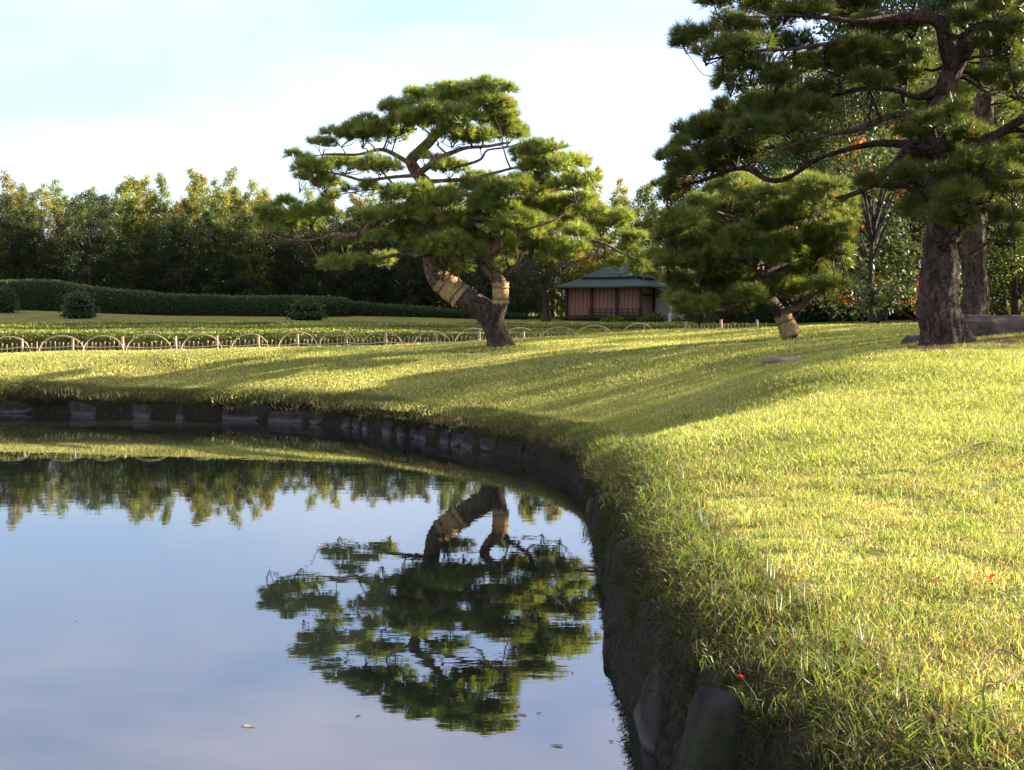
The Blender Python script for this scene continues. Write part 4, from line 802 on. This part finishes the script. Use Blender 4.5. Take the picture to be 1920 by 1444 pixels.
extra_row(76.3, -44, 1.5, 1.9, (.46, .68), [0, 3], [(.36, .47, .5), (.32, .42, .42), (.45, .5, .42)], 'shade-tinted evergreen among the front bamboos', 'shade-tinted evergreens inside the bamboo grove', 41)  # row added, tints darkened to stand in for the grove's lower shade
extra_row(84.5, -46, 16, 2.6, (.5, .66), [0, 3, 1], [(.75, .9, .95)], 'dark evergreen deep behind the bamboos', 'dark evergreens deep behind the bamboos', 42)
extra_row(64.0, 13.5, 23, 2.6, (1.05, 1.2), [1, 3, 0], [(.9, 1, .9)], 'dark tree of the wood beyond the tea house', 'high wood behind the tea house', 43)
extra_row(80.0, 17, 60, 4.5, (1.4, 1.8), [1, 3, 0], [(.9, 1, .9)], 'tall dark tree behind the wood', 'back of the high wood behind the tea house', 44)
extra_row(53.5, 8.5, 24, 2.0, (.34, .46), [0, 3], [(.6, .75, .65)], 'dark undergrowth beyond the fence end', 'dark undergrowth beyond the fence', 47)
extra_row(57.5, 9.5, 30, 2.2, (.32, .45), [2, 0], [(.8, .95, .8)], 'dark bushy undergrowth behind the small pine', 'bushy undergrowth of the wood', 45)
extra_row(49.5, 12.5, 26, 2.0, (.30, .42), [2, 0], [(1.0, 1.1, .75)], 'bushy undergrowth behind the old pine', 'bushy undergrowth behind the old pine', 46)
# slim tree in the shade by the tea house
Xm, Ym = (1010 - 960) / F * 68, 68.; slim = broad_proto(630, 5.0, 1.3, (.04, .06, .02), .45, 50, .2, 34); make_tree('slim_tree', slim, 'trunk', M['bark'], (Xm, Ym, hz(Xm, Ym)), .4, 1, (1, 1, 1), 'slim shaded tree beside the tea house wall', 'tree', None)

# ------------------------------------------------------------------ hedges and clipped shrubs
def leafy(mb, V, Nn, n, L, tint, r, jit=.05):
    k = r.integers(0, len(V), n); C = V[k] + r.normal(0, jit, (n, 3)); D = unit(Nn[k] * .7 + rdir(n, r) * .9); leaves(mb, C, D, L, L * .6, np.asarray(tint) * r.uniform(.6, 1.4, (n, 1)), r)
def hedge(name, label, path, htop, width, tint, seed, leaf=.09, dens=60, step=.35, cat='hedge', group=None):
    """path: (x, y) points; htop: absolute z of the top at those points"""
    r = np.random.default_rng(seed); P = np.array([[x, y, z] for (x, y), z in zip(path, htop)]); p, _ = catmull(P, np.zeros(len(P)), step)
    g = height(p[:, :2]); t = np.gradient(p[:, :2], axis=0); t = unit(t); n_ = np.stack([-t[:, 1], t[:, 0]], 1)
    prof = np.array([[-.5, 0], [-.54, .35], [-.52, .75], [-.44, .95], [-.2, 1.0], [0, 1.02], [.2, 1.0], [.44, .95], [.52, .75], [.54, .35], [.5, 0]])
    V = np.concatenate([np.c_[p[:, :2] + n_ * (a * width), g - .05 + (p[:, 2] - g + .05) * b][:, None] for a, b in prof], 1); m, k = V.shape[:2]
    Vf = V.reshape(-1, 3); Vf = Vf + np.c_[snoise(Vf, 1.7, seed), snoise(Vf, 1.7, seed + 1), snoise(Vf, 1.5, seed + 2) * .8] * .05
    ii, jj = np.meshgrid(np.arange(m - 1), np.arange(k - 1), indexing='ij'); f = np.stack([ii * k + jj, ii * k + jj + 1, (ii + 1) * k + jj + 1, (ii + 1) * k + jj], -1).reshape(-1, 4)[:, ::-1]
    root = empty(name, (float(p[len(p) // 2, 0]), float(p[len(p) // 2, 1]), float(g[len(p) // 2])), label, cat, group)
    b = MB(); b.add(Vf, f, np.asarray(tint) * .55); b.add(Vf.reshape(m, k, 3)[0], [list(range(k))], np.asarray(tint) * .55); b.add(Vf.reshape(m, k, 3)[-1], [list(range(k))[::-1]], np.asarray(tint) * .55)
    b.build('body', M['hedge_core'], root, True)
    # scattered leaves over the surface
    q = Vf.reshape(m, k, 3); A_ = (q[:-1, :-1] + q[1:, 1:]) / 2; e1 = q[1:, 1:] - q[:-1, :-1]; e2 = q[1:, :-1] - q[:-1, 1:]; nr = unit(np.cross(e2, e1)); cen = (q[:-1, :-1] + q[1:, 1:] + q[1:, :-1] + q[:-1, 1:]) / 4
    up = cen - np.c_[np.repeat(p[:-1, :2], k - 1, 0), np.repeat((g[:-1] + p[:-1, 2]) / 2, k - 1)].reshape(m - 1, k - 1, 3); nr = np.where((nr * up).sum(2)[..., None] < 0, -nr, nr)
    n = int(dens * (m - 1) * step * (width + 1.2)); w = np.linalg.norm(e1, axis=2).ravel() * np.linalg.norm(e2, axis=2).ravel(); idx = r.choice(len(w), n, p=w / w.sum())
    al, be = r.random((n, 1)), r.random((n, 1)); Q = q[:-1, :-1].reshape(-1, 3)[idx] * (1 - al) * (1 - be) + q[1:, :-1].reshape(-1, 3)[idx] * al * (1 - be) + q[:-1, 1:].reshape(-1, 3)[idx] * (1 - al) * be + q[1:, 1:].reshape(-1, 3)[idx] * al * be
    lb = MB(); D = unit(nr.reshape(-1, 3)[idx] * .8 + rdir(n, r) * .9); leaves(lb, Q - nr.reshape(-1, 3)[idx] * .02, D, leaf, leaf * .55, np.asarray(tint) * r.uniform(.55, 1.5, (n, 1)), r)
    lb.build('foliage', M['hedge'], root, False, 'stuff')
    return root
TEA = (.17, .20, .035)
def row(Y0, dY, x0, x1, ypx, seed, label, dens=150):
    xs = np.linspace(x0, x1, 9); path = [(x, Y0 + dY * x) for x in xs]; hedge('hedge', label, path, [H - (ypx - YH) / F * (Y0 + dY * x) + .03 * math.sin(x * 1.3 + seed) for x in xs], 2.1, TEA, seed, .075, dens, .35, 'hedge', 'low clipped hedges behind the picket fence')
row(35.5, .19, -18, 9, 622, 1, 'low clipped yellow-green hedge directly behind the picket fence')
row(38.6, .19, -20, 9.5, 617, 2, 'low clipped hedge, second back from the picket fence')
row(42.0, .17, -20, -4, 612, 3, 'low clipped hedge, third back from the fence, at the open end', 120)
row(43.6, .12, -11.5, 11, 609, 4, 'low clipped hedge rising third behind the fence, before the tea house', 120)
row(49.5, .10, -20, 12, 605, 5, 'low clipped hedge farthest back, below the shaded lawn', 110)
DK = (.045, .075, .026)
def hp(px, y, d): p = PT(px, y, d); return (p[0], p[1]), p[2]
hh = [hp(x, y, d) for x, y, d in [(-160, 532, 66), (0, 528, 66), (90, 528, 66), (180, 540, 66.5), (300, 551, 67), (420, 556, 68), (520, 556, 69), (640, 560, 71)]]
hedge('hedge', 'tall dark clipped hedge with wavy top below the bamboo grove', [a for a, _ in hh], [b for _, b in hh], 2.4, DK, 20, .14, 110, .5)
hh = [hp(x, y, d) for x, y, d in [(600, 562, 72), (720, 572, 73), (850, 580, 74), (980, 590, 75)]]
hedge('hedge', 'dark low hedge running under the trees to the tea house', [a for a, _ in hh], [b for _, b in hh], 2.2, DK, 21, .14, 80, .5)
def shrub(label, px, ytop, ybot, wpx, d, tint, seed, tiers=1, cat='shrub', group=None):
    r = np.random.default_rng(seed); c = PT(px, ybot, d); c[2] = hz(c[0], c[1]) - .05; Ht = (H - (ytop - YH) / F * d) - c[2]; W = wpx / F * d / 2; root = empty('clipped_shrub', tuple(c), label, cat, group)
    n = 16; b = MB(); Vs = []; Ns = []
    for k in range(tiers):
        z0 = Ht * k / tiers; hh_ = Ht / tiers * (1.12 if k < tiers - 1 else 1); w = W * (1 - .28 * k / max(1, tiers - 1) if tiers > 1 else 1); th, ph = np.meshgrid(np.linspace(0, 6.283, n, endpoint=False), np.linspace(0, math.pi, 9), indexing='ij')
        u = np.stack([np.cos(th) * np.sin(ph), np.sin(th) * np.sin(ph), np.cos(ph)], -1).reshape(-1, 3); v = c + u * [w, w, hh_ * .55] + [0, 0, z0 + hh_ * .5]; v = v + u * (snoise(v, 2.2, seed) * .08 * w)[:, None]
        i, j = np.meshgrid(np.arange(n), np.arange(8), indexing='ij'); i2 = (i + 1) % n; f = np.stack([i * 9 + j, i * 9 + j + 1, i2 * 9 + j + 1, i2 * 9 + j], -1).reshape(-1, 4); b.add(v, f, np.asarray(tint) * .55); Vs.append(v); Ns.append(u)
    b.build('body', M['hedge_core'], root, True); lb = MB(); V = np.vstack(Vs); Nn = np.vstack(Ns); k = r.integers(0, len(V), 1500)
    leaves(lb, V[k] + r.normal(0, .09, (1500, 3)), unit(Nn[k] + rdir(1500, r)), .13, .075, np.asarray(tint) * r.uniform(.6, 1.5, (1500, 1)), r); lb.build('foliage', M['hedge'], root, False, 'stuff')
shrub('tiered clipped shrub on the shaded lawn below the tall hedge', 147, 554, 608, 62, 57, DK, 31, 3)
shrub('round dark shrub at the far end of the shaded lawn', 575, 566, 604, 64, 60, DK, 32, 2)
shrub('low clipped bush tucked under the end of the tall hedge', 10, 548, 586, 40, 61, DK, 33, 1)
shrub('rounded bush in front of the lit tea house panel', 1228, 597, 616, 50, 62, (.05, .085, .02), 34)
shrub('small rounded bush below the tea house railing', 1150, 602, 618, 36, 60, (.06, .10, .02), 35)
shrub('low bush beside the white post near the tea house', 1300, 600, 618, 60, 58, (.04, .07, .02), 36)

xs = [7.2, 11, 15, 19, 24, 29]
hedge('hedge', 'dark hedge closing the foot of the wood behind the small pine', [(x, 45.5 + .28 * x) for x in xs], [hz(x, 45.5 + .28 * x) + h_ for x, h_ in zip(xs, (1.0, 1.3, 1.15, 1.4, 1.2, 1.3))], 1.8, DK, 23, .11, 110, .5)
# ------------------------------------------------------------------ tea house
TY = 74.0; tx = (1201 - 960) / F * TY; tz = H - 4 / F * TY; TA = math.radians(-24)
M['copper'] = mat_simple('green_copper', (.018, .040, .034), .75, .35, .25, 1.2, .2, 12); M['board'] = mat_simple('cedar_boards', (.21, .105, .06), .75, .25, .35, 5, .3, 30, (1, 1, .15)); M['dark'] = mat_simple('dark_timber', (.035, .022, .017), .7, .25, .3, 5, .3, 30, (1, 1, .2))
M['plaster'] = mat_simple('pale_plaster', (.46, .41, .34), .9, .15, .12, 2, .1, 30); M['shoji'] = mat_simple('paper_screen', (.50, .34, .22), .85, .15, .15, 1.5, .1, 20)
th = empty('tea_house', (tx, TY, tz), 'small wooden tea house with two-tiered green copper roof beyond the hedges', 'tea house'); th.rotation_euler = (0, 0, TA)
def tpart(name, b, mat, parent=None):
    o = bpy.data.objects.new(name, b.mesh(name)); o.data.materials.append(M[mat]); S.collection.objects.link(o); o.parent = parent or th; return o
def tb(name, sx, sy, sz, c, mat, parent=None): v, f = boxv(sx, sy, sz, c); return tpart(name, MB().add(v, f), mat, parent)
# local axes: x along the front (corner post at 0,0; front runs to -x), y away from the front; floor at z .35
FW, FD, ZF, ZT = 4.6, 4.6, .34, 2.12
tb('floor_deck', FW + .9, FD + .9, .10, (-FW / 2 + .0, FD / 2 - .0, ZF - .06), 'dark')
tb('plinth', FW + .5, FD + .5, .36, (-FW / 2, FD / 2, .0), 'dark')
tb('wall', FW - .1, .08, ZT - ZF, (-FW / 2, .16, (ZF + ZT) / 2), 'dark')
bw = FW / 18; v, f = boxv(bw * .93, .05, ZT - ZF - .12); bmesh_ = MB().add(v, f).mesh('board'); bmesh_.materials.append(M['board'])
for i in range(18):
    o = bpy.data.objects.new('board', bmesh_); S.collection.objects.link(o); o.parent = th; o.location = (-FW + bw * (i + .5), .09 + .008 * ((i * 7) % 3), (ZF + ZT) / 2)
pv, pf = boxv(.16, .16, ZT - .05); pm = MB().add(pv, pf).mesh('post'); pm.materials.append(M['dark'])
for x, y in [(0, 0), (-FW * .32, .02), (-FW * .66, .02), (-FW, 0), (0, FD * .52), (0, FD), (-FW, FD)]:
    o = bpy.data.objects.new('post', pm); S.collection.objects.link(o); o.parent = th; o.location = (x, y, ZT / 2 + .02)
tb('side_wall', .08, FD * .5, .5, (-.06, FD * .26, ZT - .28), 'plaster'); tb('side_panel', .06, FD * .46, 1.2, (-.05, FD * .26, ZF + .62), 'shoji'); tb('lintel', .12, FD * .52, .09, (-.02, FD * .26, ZT - .56), 'dark')
tb('side_wall', .08, FD * .44, ZT - ZF, (-.06, FD * .76, (ZF + ZT) / 2), 'plaster'); tb('rear_wall', FW, .08, ZT - ZF, (-FW / 2, FD, (ZF + ZT) / 2), 'dark'); tb('side_wall', .08, FD, ZT - ZF, (-FW + .04, FD / 2, (ZF + ZT) / 2), 'dark')
rl = tb('railing', FW * .66, .05, .05, (-FW * .33, -.36, ZF + .42), 'dark')
tb('rail', FW * .66, .04, .04, (-FW * .33, -.36, ZF + .22), 'dark', None)
bv, bf_ = boxv(.05, .05, .46); bmm = MB().add(bv, bf_).mesh('baluster'); bmm.materials.append(M['dark'])
for i in range(10):
    o = bpy.data.objects.new('baluster', bmm); S.collection.objects.link(o); o.parent = th; o.location = (-FW * .66 + FW * .66 * i / 9, -.36, ZF + .2)
def hip(cx, cy, w, d, z0, h, ridge, top_d=.1, curve=1.5, thick=.09):
    b = MB(); n = 8; rings = []
    for k in range(n + 1):
        u = k / n; ww = w / 2 + (ridge / 2 - w / 2) * u; dd = d / 2 + (top_d / 2 - d / 2) * u; z = z0 + h * u ** curve if curve >= 1 else z0 + h * u ** curve
        rings.append([[cx - ww, cy - dd, z], [cx, cy - dd, z - .03 * (1 - u)], [cx + ww, cy - dd, z], [cx + ww, cy, z - .03 * (1 - u)], [cx + ww, cy + dd, z], [cx, cy + dd, z - .03 * (1 - u)], [cx - ww, cy + dd, z], [cx - ww, cy, z - .03 * (1 - u)]])
    V = np.array(rings).reshape(-1, 3); f = [[k * 8 + i, k * 8 + (i + 1) % 8, (k + 1) * 8 + (i + 1) % 8, (k + 1) * 8 + i] for k in range(n) for i in range(8)]
    b.add(V, f); b.add(V[-8:], [list(range(8))]); e = V[:8].copy(); e2 = e.copy(); e2[:, 2] -= thick; e3 = (e2 - [cx, cy, 0]) * [.55, .55, 1] + [cx, cy, 0]
    b.add(np.vstack([e, e2, e3]), [[(i + 1) % 8, i, 8 + i, 8 + (i + 1) % 8] for i in range(8)] + [[8 + (i + 1) % 8, 8 + i, 16 + i, 16 + (i + 1) % 8] for i in range(8)])
    return b
tpart('lower_roof', hip(-FW / 2 + .05, FD / 2, FW + 1.25, FD + 1.3, ZT - .03, .62, FW * .62, FD * .6, 1.12), 'copper')
tpart('upper_roof', hip(-FW / 2 + .2, FD / 2, FW * .76, FD * .8, ZT + .58, .74, 1.3, .25, 1.35), 'copper')
tb('clerestory', FW * .6, FD * .58, .3, (-FW / 2 + .15, FD / 2, ZT + .58), 'dark')
sr = MB(); n = 8
for k in range(n):
    u0, u1 = k / n, (k + 1) / n
    zf = lambda u: ZT - .02 - .75 * u ** 1.4
    v, f = boxv(1, 1, 1); y0, y1 = .9, FD + .4; x0, x1 = .25 + 1.5 * u0, .25 + 1.5 * u1
    sr.add([[x0, y0, zf(u0)], [x1, y0, zf(u1)], [x1, y1, zf(u1)], [x0, y1, zf(u0)], [x0, y0, zf(u0) - .08], [x1, y0, zf(u1) - .08], [x1, y1, zf(u1) - .08], [x0, y1, zf(u0) - .08]], [[0, 1, 2, 3], [7, 6, 5, 4], [0, 4, 5, 1], [2, 6, 7, 3]])
tpart('side_roof', sr, 'copper'); tb('annex_wall', .1, FD * .6, 1.5, (1.45, FD * .55, .85), 'plaster'); tb('annex_wall', 1.3, .1, 1.3, (.85, FD * .5, .8), 'plaster')
# white marker post
p = PT(1256, 612, 60); p[2] = hz(p[0], p[1]); wp = empty('marker_post', tuple(p), 'small white post standing beside the rounded bush near the tea house', 'post')
b = MB(); v, f = boxv(.13, .13, .45, p + [0, 0, .2]); b.add(v, f); b.build('shaft', M['plaster'], wp); b = MB(); b.add(p + np.array([[-.07, -.07, .43], [.07, -.07, .43], [.07, .07, .43], [-.07, .07, .43], [0, 0, .52]]), [[0, 1, 4], [1, 2, 4], [2, 3, 4], [3, 0, 4]]); b.build('cap', M['plaster'], wp)

# ------------------------------------------------------------------ picket fence and bamboo hoops
fp = np.array([(-18., 30.6, 0), (-12.4, 31.05, 0), (-6.2, 32.1, 0), (0, 33.6, 0), (4.5, 34.6, 0), (7.0, 35.0, 0)]); fp, _ = catmull(fp, np.zeros(6), .11)
fa = np.concatenate([[0], np.cumsum(np.linalg.norm(np.diff(fp, axis=0), axis=1))])
def fat(s): return np.array([np.interp(s, fa, fp[:, 0]), np.interp(s, fa, fp[:, 1])])
fence = empty('picket_fence', (float(fp[60, 0]), float(fp[60, 1]), hz(fp[60, 0], fp[60, 1])), 'low picket fence of weathered stakes along the back of the lawn', 'fence')
def stake(h, r0, seed): b = MB(); tube(b, [[0, 0, -.08], [0, 0, h * .5], [.004, 0, h]], [r0, r0 * .97, r0 * .9], 8, .06, 9, seed); me = b.mesh('picket', True); me.materials.append(M['wood_pale']); return me
pk = [stake(.25 + .015 * i, .018, i) for i in range(4)]; po = [stake(.37, .036, 9), stake(.41, .04, 10)]
s = .1; k = 0; r_ = np.random.default_rng(15)
while s < fa[-1]:
    x, y = fat(s); me = pk[r_.integers(4)]; o = bpy.data.objects.new('picket', me); S.collection.objects.link(o); o.parent = fence; o.location = Vector((x, y, hz(x, y))) - fence.location; o.rotation_euler = (r_.normal(0, .03), r_.normal(0, .03), r_.uniform(0, 6)); s += r_.normal(.108, .008)
s = .45; posts = []
while s < fa[-1]:
    x, y = fat(s); o = bpy.data.objects.new('post', po[r_.integers(2)]); S.collection.objects.link(o); o.parent = fence; o.location = Vector((x, y - .06, hz(x, y))) - fence.location; o.rotation_euler = (0, r_.normal(0, .02), r_.uniform(0, 6)); posts.append(s); s += r_.uniform(.95, 1.35)
for a_, b_ in zip(posts[:-1], posts[1:]):
    q = [];
    for t in np.linspace(0, 1, 7): x, y = fat(a_ + (b_ - a_) * t); q.append([x, y - .1, hz(x, y) + .17 - .035 * math.sin(math.pi * t)])
    b = MB(); tube(b, q, [.013] * 7, 6); b.build('rail', M['bamboo'], fence, True)
s = .2; k = 0
while s < fa[-1] - 3.9:
    w = r_.uniform(.92, 1.12); p0, p1 = fat(s), fat(s + w); k += 1; t = np.linspace(0, math.pi, 15); c = (p0 + p1) / 2; q = []
    hgt = r_.uniform(.41, .47)
    for a_ in t:
        e = c + (p1 - p0) / 2 * -math.cos(a_); q.append([e[0], e[1] - .26 + .02 * math.cos(a_), 0])
    q = np.array(q); gz = height(q[:, :2]); q[:, 2] = gz[0] + (gz[-1] - gz[0]) * np.linspace(0, 1, 15) - .06 + (hgt + .06) * np.sin(t) ** .8
    b = MB(); tube(b, q, [.0095] * 15, 6); tube(b, q + [0, .013, -.016], [.008] * 15, 6)
    loc = (float(c[0]), float(c[1]), float(gz[7])); b.v = [v - np.array(loc) for v in b.v]; o = b.build('bamboo_hoop', M['bamboo'], None, True); o.location = loc
    tag(o, f'bent bamboo hoop over the picket fence, {nth(k)} from its pond end', 'hoop', 'bamboo hoops edging the lawn')
    s += w * r_.uniform(.86, 1.25)

# ------------------------------------------------------------------ rocks
def boulder(name, label, c, size, seed, mat, parent=None, rz=0, rough=.14):
    v, f = rock_verts(seed, 22, 3.2, rough, 2.4); v = v * 1.0; v[:, 2] += np.abs(snoise(v * 2, 2.2, seed + 50)) * .1
    k, s_ = math.cos(rz), math.sin(rz); v = v * size; v = np.stack([v[:, 0] * k - v[:, 1] * s_, v[:, 0] * s_ + v[:, 1] * k, v[:, 2]], 1)
    o = MB().add(v, f).build(name, M[mat], None, True); o.location = c; return tag(o, label, 'rock')
c = PT(1845, 628, 19.3); boulder('boulder', 'flat dark boulder at the foot of the old pine', (c[0], c[1], hz(c[0], c[1]) + .04), (1.6, .85, .52), 40, 'rock', rz=-.05, rough=.26)
c = PT(1722, 630, 18.9); boulder('boulder', 'dark stone peeping out behind the old pine trunk, next to the flat boulder', (c[0], c[1], hz(c[0], c[1]) - .02), (.45, .35, .36), 42, 'rock')
M['rock_pale'] = mat_simple('pale_flat_rock', (.19, .15, .12), .85, .25, .4, 3, .8, 14)
c = PT(1478, 674, 19.3); boulder('flat_stone', 'pale flat stone lying in the lawn before the small pine', (c[0], c[1], hz(c[0], c[1]) - .03), (.75, .4, .2), 44, 'rock_pale', rz=.1)
c = PT(890, 660, 27.2); boulder('root_stone', 'small dark stone in the grass by the two-stemmed pine', (c[0], c[1], hz(c[0], c[1])), (.2, .12, .1), 45, 'rock')

# ------------------------------------------------------------------ fallen leaves, twigs, floating bits
def land_at(px, py):
    lo, hi = 2.5, 30.
    for _ in range(60):
        m_ = (lo + hi) / 2; p = PT(px, py, m_)
        if p[2] > hz(p[0], p[1]): lo = m_
        else: hi = m_
    p = PT(px, py, lo); p[2] = hz(p[0], p[1]); return p
def maple_leaf(px, py, size, label, seed, col=(.42, .03, .02)):
    r = np.random.default_rng(seed); p = land_at(px, py); V = [[0, 0, 0]]
    for i in range(7):
        a = -2.2 + 4.4 * i / 6 + math.pi / 2; L = [.55, .8, .95, 1.05, .95, .8, .55][i]; V.append([math.cos(a) * L, math.sin(a) * L, -.28 * L * L])
        if i < 6: a2 = -2.2 + 4.4 * (i + .5) / 6 + math.pi / 2; V.append([math.cos(a2) * .42, math.sin(a2) * .42, -.02])
    size *= 1.55; V = np.array(V) * size; o = MB().add(V, [[0, i, i + 1] for i in range(1, 13)], col)
    tube(o, [[0, 0, 0], [0, -.6 * size, .03 * size], [.05 * size, -1.1 * size, .15 * size]], [.0016, .0013, .001], 4, col=col)
    o = o.build('maple_leaf', M['leaf_red'], None); o.location = p + [0, 0, .055]; o.rotation_euler = (r.normal(.55, .3), r.normal(0, .4), r.uniform(0, 6)); tag(o, label, 'leaf', 'red leaves fallen on the lawn')
for a in [(1432, 1186, .022, 'red maple leaf on the grass, biggest of the touching group'), (1447, 1184, .017, 'red maple leaf on the grass, middle of the touching group'), (1460, 1181, .014, 'small orange maple leaf at the end of the touching group', ), (1860, 1103, .017, 'single bright red leaf standing among tall blades'), (1559, 1140, .014, 'small red leaf on the lawn above the group of red leaves'),
          (1811, 1232, .018, 'orange-red leaf lying near the curved twig'), (1765, 984, .017, 'faint orange leaf far up the sunlit lawn'), (1914, 1400, .015, 'red leaf low on the lawn near the pale twig'), (1388, 1294, .014, 'dull red leaf at the lip of the bank'), (1752, 1110, .012, 'tiny dark red leaf between two brighter ones'), (1354, 1154, .015, 'pale orange leaf near the bank edge')]:
    maple_leaf(*a, seed=int(a[0]))
def twig(pts, rad, label, forks=()):
    q = [land_at(x, y) + [0, 0, h_] for x, y, h_ in pts]; b = MB(); p, rr = catmull(q, np.linspace(rad, rad * .5, len(q)), .02); o0 = p[0].copy(); tube(b, p - o0, rr, 6, .25, 60, 3)
    for i, d in forks: tube(b, [p[i] - o0, p[i] - o0 + np.array(d) * .6 + [0, 0, .004], p[i] - o0 + np.array(d)], [rad * .6, rad * .5, rad * .3], 5)
    o = b.build('twig', M['twig'], None, True); o.location = o0; tag(o, label, 'twig')
twig([(1830, 1282, .04), (1850, 1262, .065), (1880, 1252, .07), (1916, 1264, .05), (1945, 1280, .04)], .0045, 'curved brown twig arching over the lawn', [(8, (.04, .03, .01))])
twig([(1885, 1308, .05), (1905, 1292, .06), (1930, 1276, .05)], .0055, 'short pale twig lying beside the curved one', [(4, (.02, .05, .0))])
twig([(1588, 1380, .05), (1598, 1405, .05), (1604, 1432, .04), (1612, 1460, .03)], .004, 'thin bare stick hanging over the bank stones')
twig([(1780, 868, .06), (1815, 858, .08), (1850, 850, .08), (1875, 838, .06)], .006, 'dark forked twig far up the sunlit lawn', [(10, (.1, .1, .02)), (16, (.12, -.05, .03))])
twig([(1262, 1095, .03), (1290, 1105, .045), (1320, 1100, .04)], .003, 'fine dry twig at the edge of the bank')
def floater(px, py, L, label, name, seed):
    p = on_water(px, py); r = np.random.default_rng(seed); b = MB(); t = np.linspace(-.5, .5, 6); V = []
    for x in t: w = .18 * (1 - (2 * x) ** 2) + .03; V += [[x, -w * 1.5, .03 + .25 * x * x], [x, w * .2, .004], [x, w * 1.6, .06 + .3 * x * x]]
    b.add(np.array(V) * L, [[3 * i + k_, 3 * i + 3 + k_, 3 * i + 4 + k_, 3 * i + 1 + k_] for i in range(5) for k_ in (0, 1)], (.30, .24, .19)); tube(b, np.array([[-.5, 0, .02], [-.7, .05, .05], [-.85, .04, .03]]) * L, [.0012, .001, .0008], 4, col=(.12, .09, .06))
    o = b.build(name, M['leaf_red'], None); o.location = (p[0], p[1], .002); o.rotation_euler = (0, 0, r.uniform(-.5, .5)); tag(o, label, 'leaf', 'leaves floating on the pond')
floater(468, 1373, .05, 'pale curled leaf floating alone on the open pond', 'floating_leaf', 1); floater(1046, 1411, .045, 'dark leaf floating on the water below the tree reflection', 'floating_leaf', 2); floater(980, 1351, .04, 'dark leaf floating at the crown of the tree reflection', 'floating_leaf', 3); floater(603, 1026, .06, 'dark leaf floating between the reflected plumes', 'floating_leaf', 4)
p = on_water(1110, 1072); b = MB(); tube(b, [[-.14, .0, .005], [-.05, .02, .012], [.05, .01, .02], [.16, .03, .05]], [.006, .009, .01, .007], 6, .2, 30, 2); tube(b, [[-.05, .02, .012], [-.09, .06, .03]], [.006, .003], 5); o = b.build('driftwood', M['twig'], None, True); o.location = (p[0], p[1], 0); tag(o, 'dark broken stick floating against the mossy bank', 'stick')
r_ = np.random.default_rng(91); b = MB()
for _ in range(130):
    k = r_.integers(0, len(bp)); q = bp[k] - bn[k] * (.04 + abs(r_.normal(0, .35)) * (1 if r_.random() < .6 else 5))
    if q[1] < 4 or q[0] < -14: continue
    L_ = r_.uniform(.008, .022); a_ = r_.uniform(0, 6.28); e1 = np.array([math.cos(a_), math.sin(a_), 0]) * L_; e2 = np.array([-math.sin(a_), math.cos(a_), 0]) * L_ * .4; c = np.array([q[0], q[1], .003])
    b.add([c - e1, c + e2 + [0, 0, .003], c + e1 + [0, 0, .004], c - e2], [[0, 1, 2, 3]], np.array([.22, .17, .10]) * r_.uniform(.4, 1.4))
tag(b.build('floating_debris', M['leaf_red'], None), 'specks of leaf litter floating along the pond edge', 'litter', None, 'stuff')
def weed(px, py, Ht, n, label, seed, broad=.014):
    r = np.random.default_rng(seed); p = land_at(px, py); b = MB(); root = empty('weed', tuple(p), label, 'plant')
    for i in range(n):
        az = r.uniform(0, 6.28); ln = r.uniform(.2, .7); L = Ht * r.uniform(.6, 1.1); d = np.array([math.cos(az) * ln, math.sin(az) * ln, 1]); d /= np.linalg.norm(d); s_ = np.array([-math.sin(az), math.cos(az), 0]) * broad * .5; a = p + np.array([math.cos(az), math.sin(az), 0]) * .015
        m_ = a + d * L * .6; t = m_ + np.array([math.cos(az) * .5, math.sin(az) * .5, .1]) * L * .45; q = MB().add([a - s_ * .5, a + s_ * .5, m_ + s_, m_ - s_, t], [[0, 1, 2, 3]], np.array([.12, .21, .03]) * r.uniform(.8, 1.2)); q.f[3] = [np.array([[3, 2, 4]])]; q.build('leaf_blade', M['hedge'], root)
weed(1288, 790, .17, 9, 'bright green weed standing in the lawn where sun meets shade', 1, .03); weed(1212, 945, .2, 8, 'broad-bladed weed leaning over the bank edge in the shade', 2, .016); weed(1188, 990, .17, 7, 'green weed low on the bank edge, nearer the water', 3, .014); weed(1405, 1330, .13, 6, 'fresh green tuft growing between the bank stones', 4, .009); weed(1350, 1262, .12, 6, 'pale green tuft at the lip above the big bank stone', 5, .008)
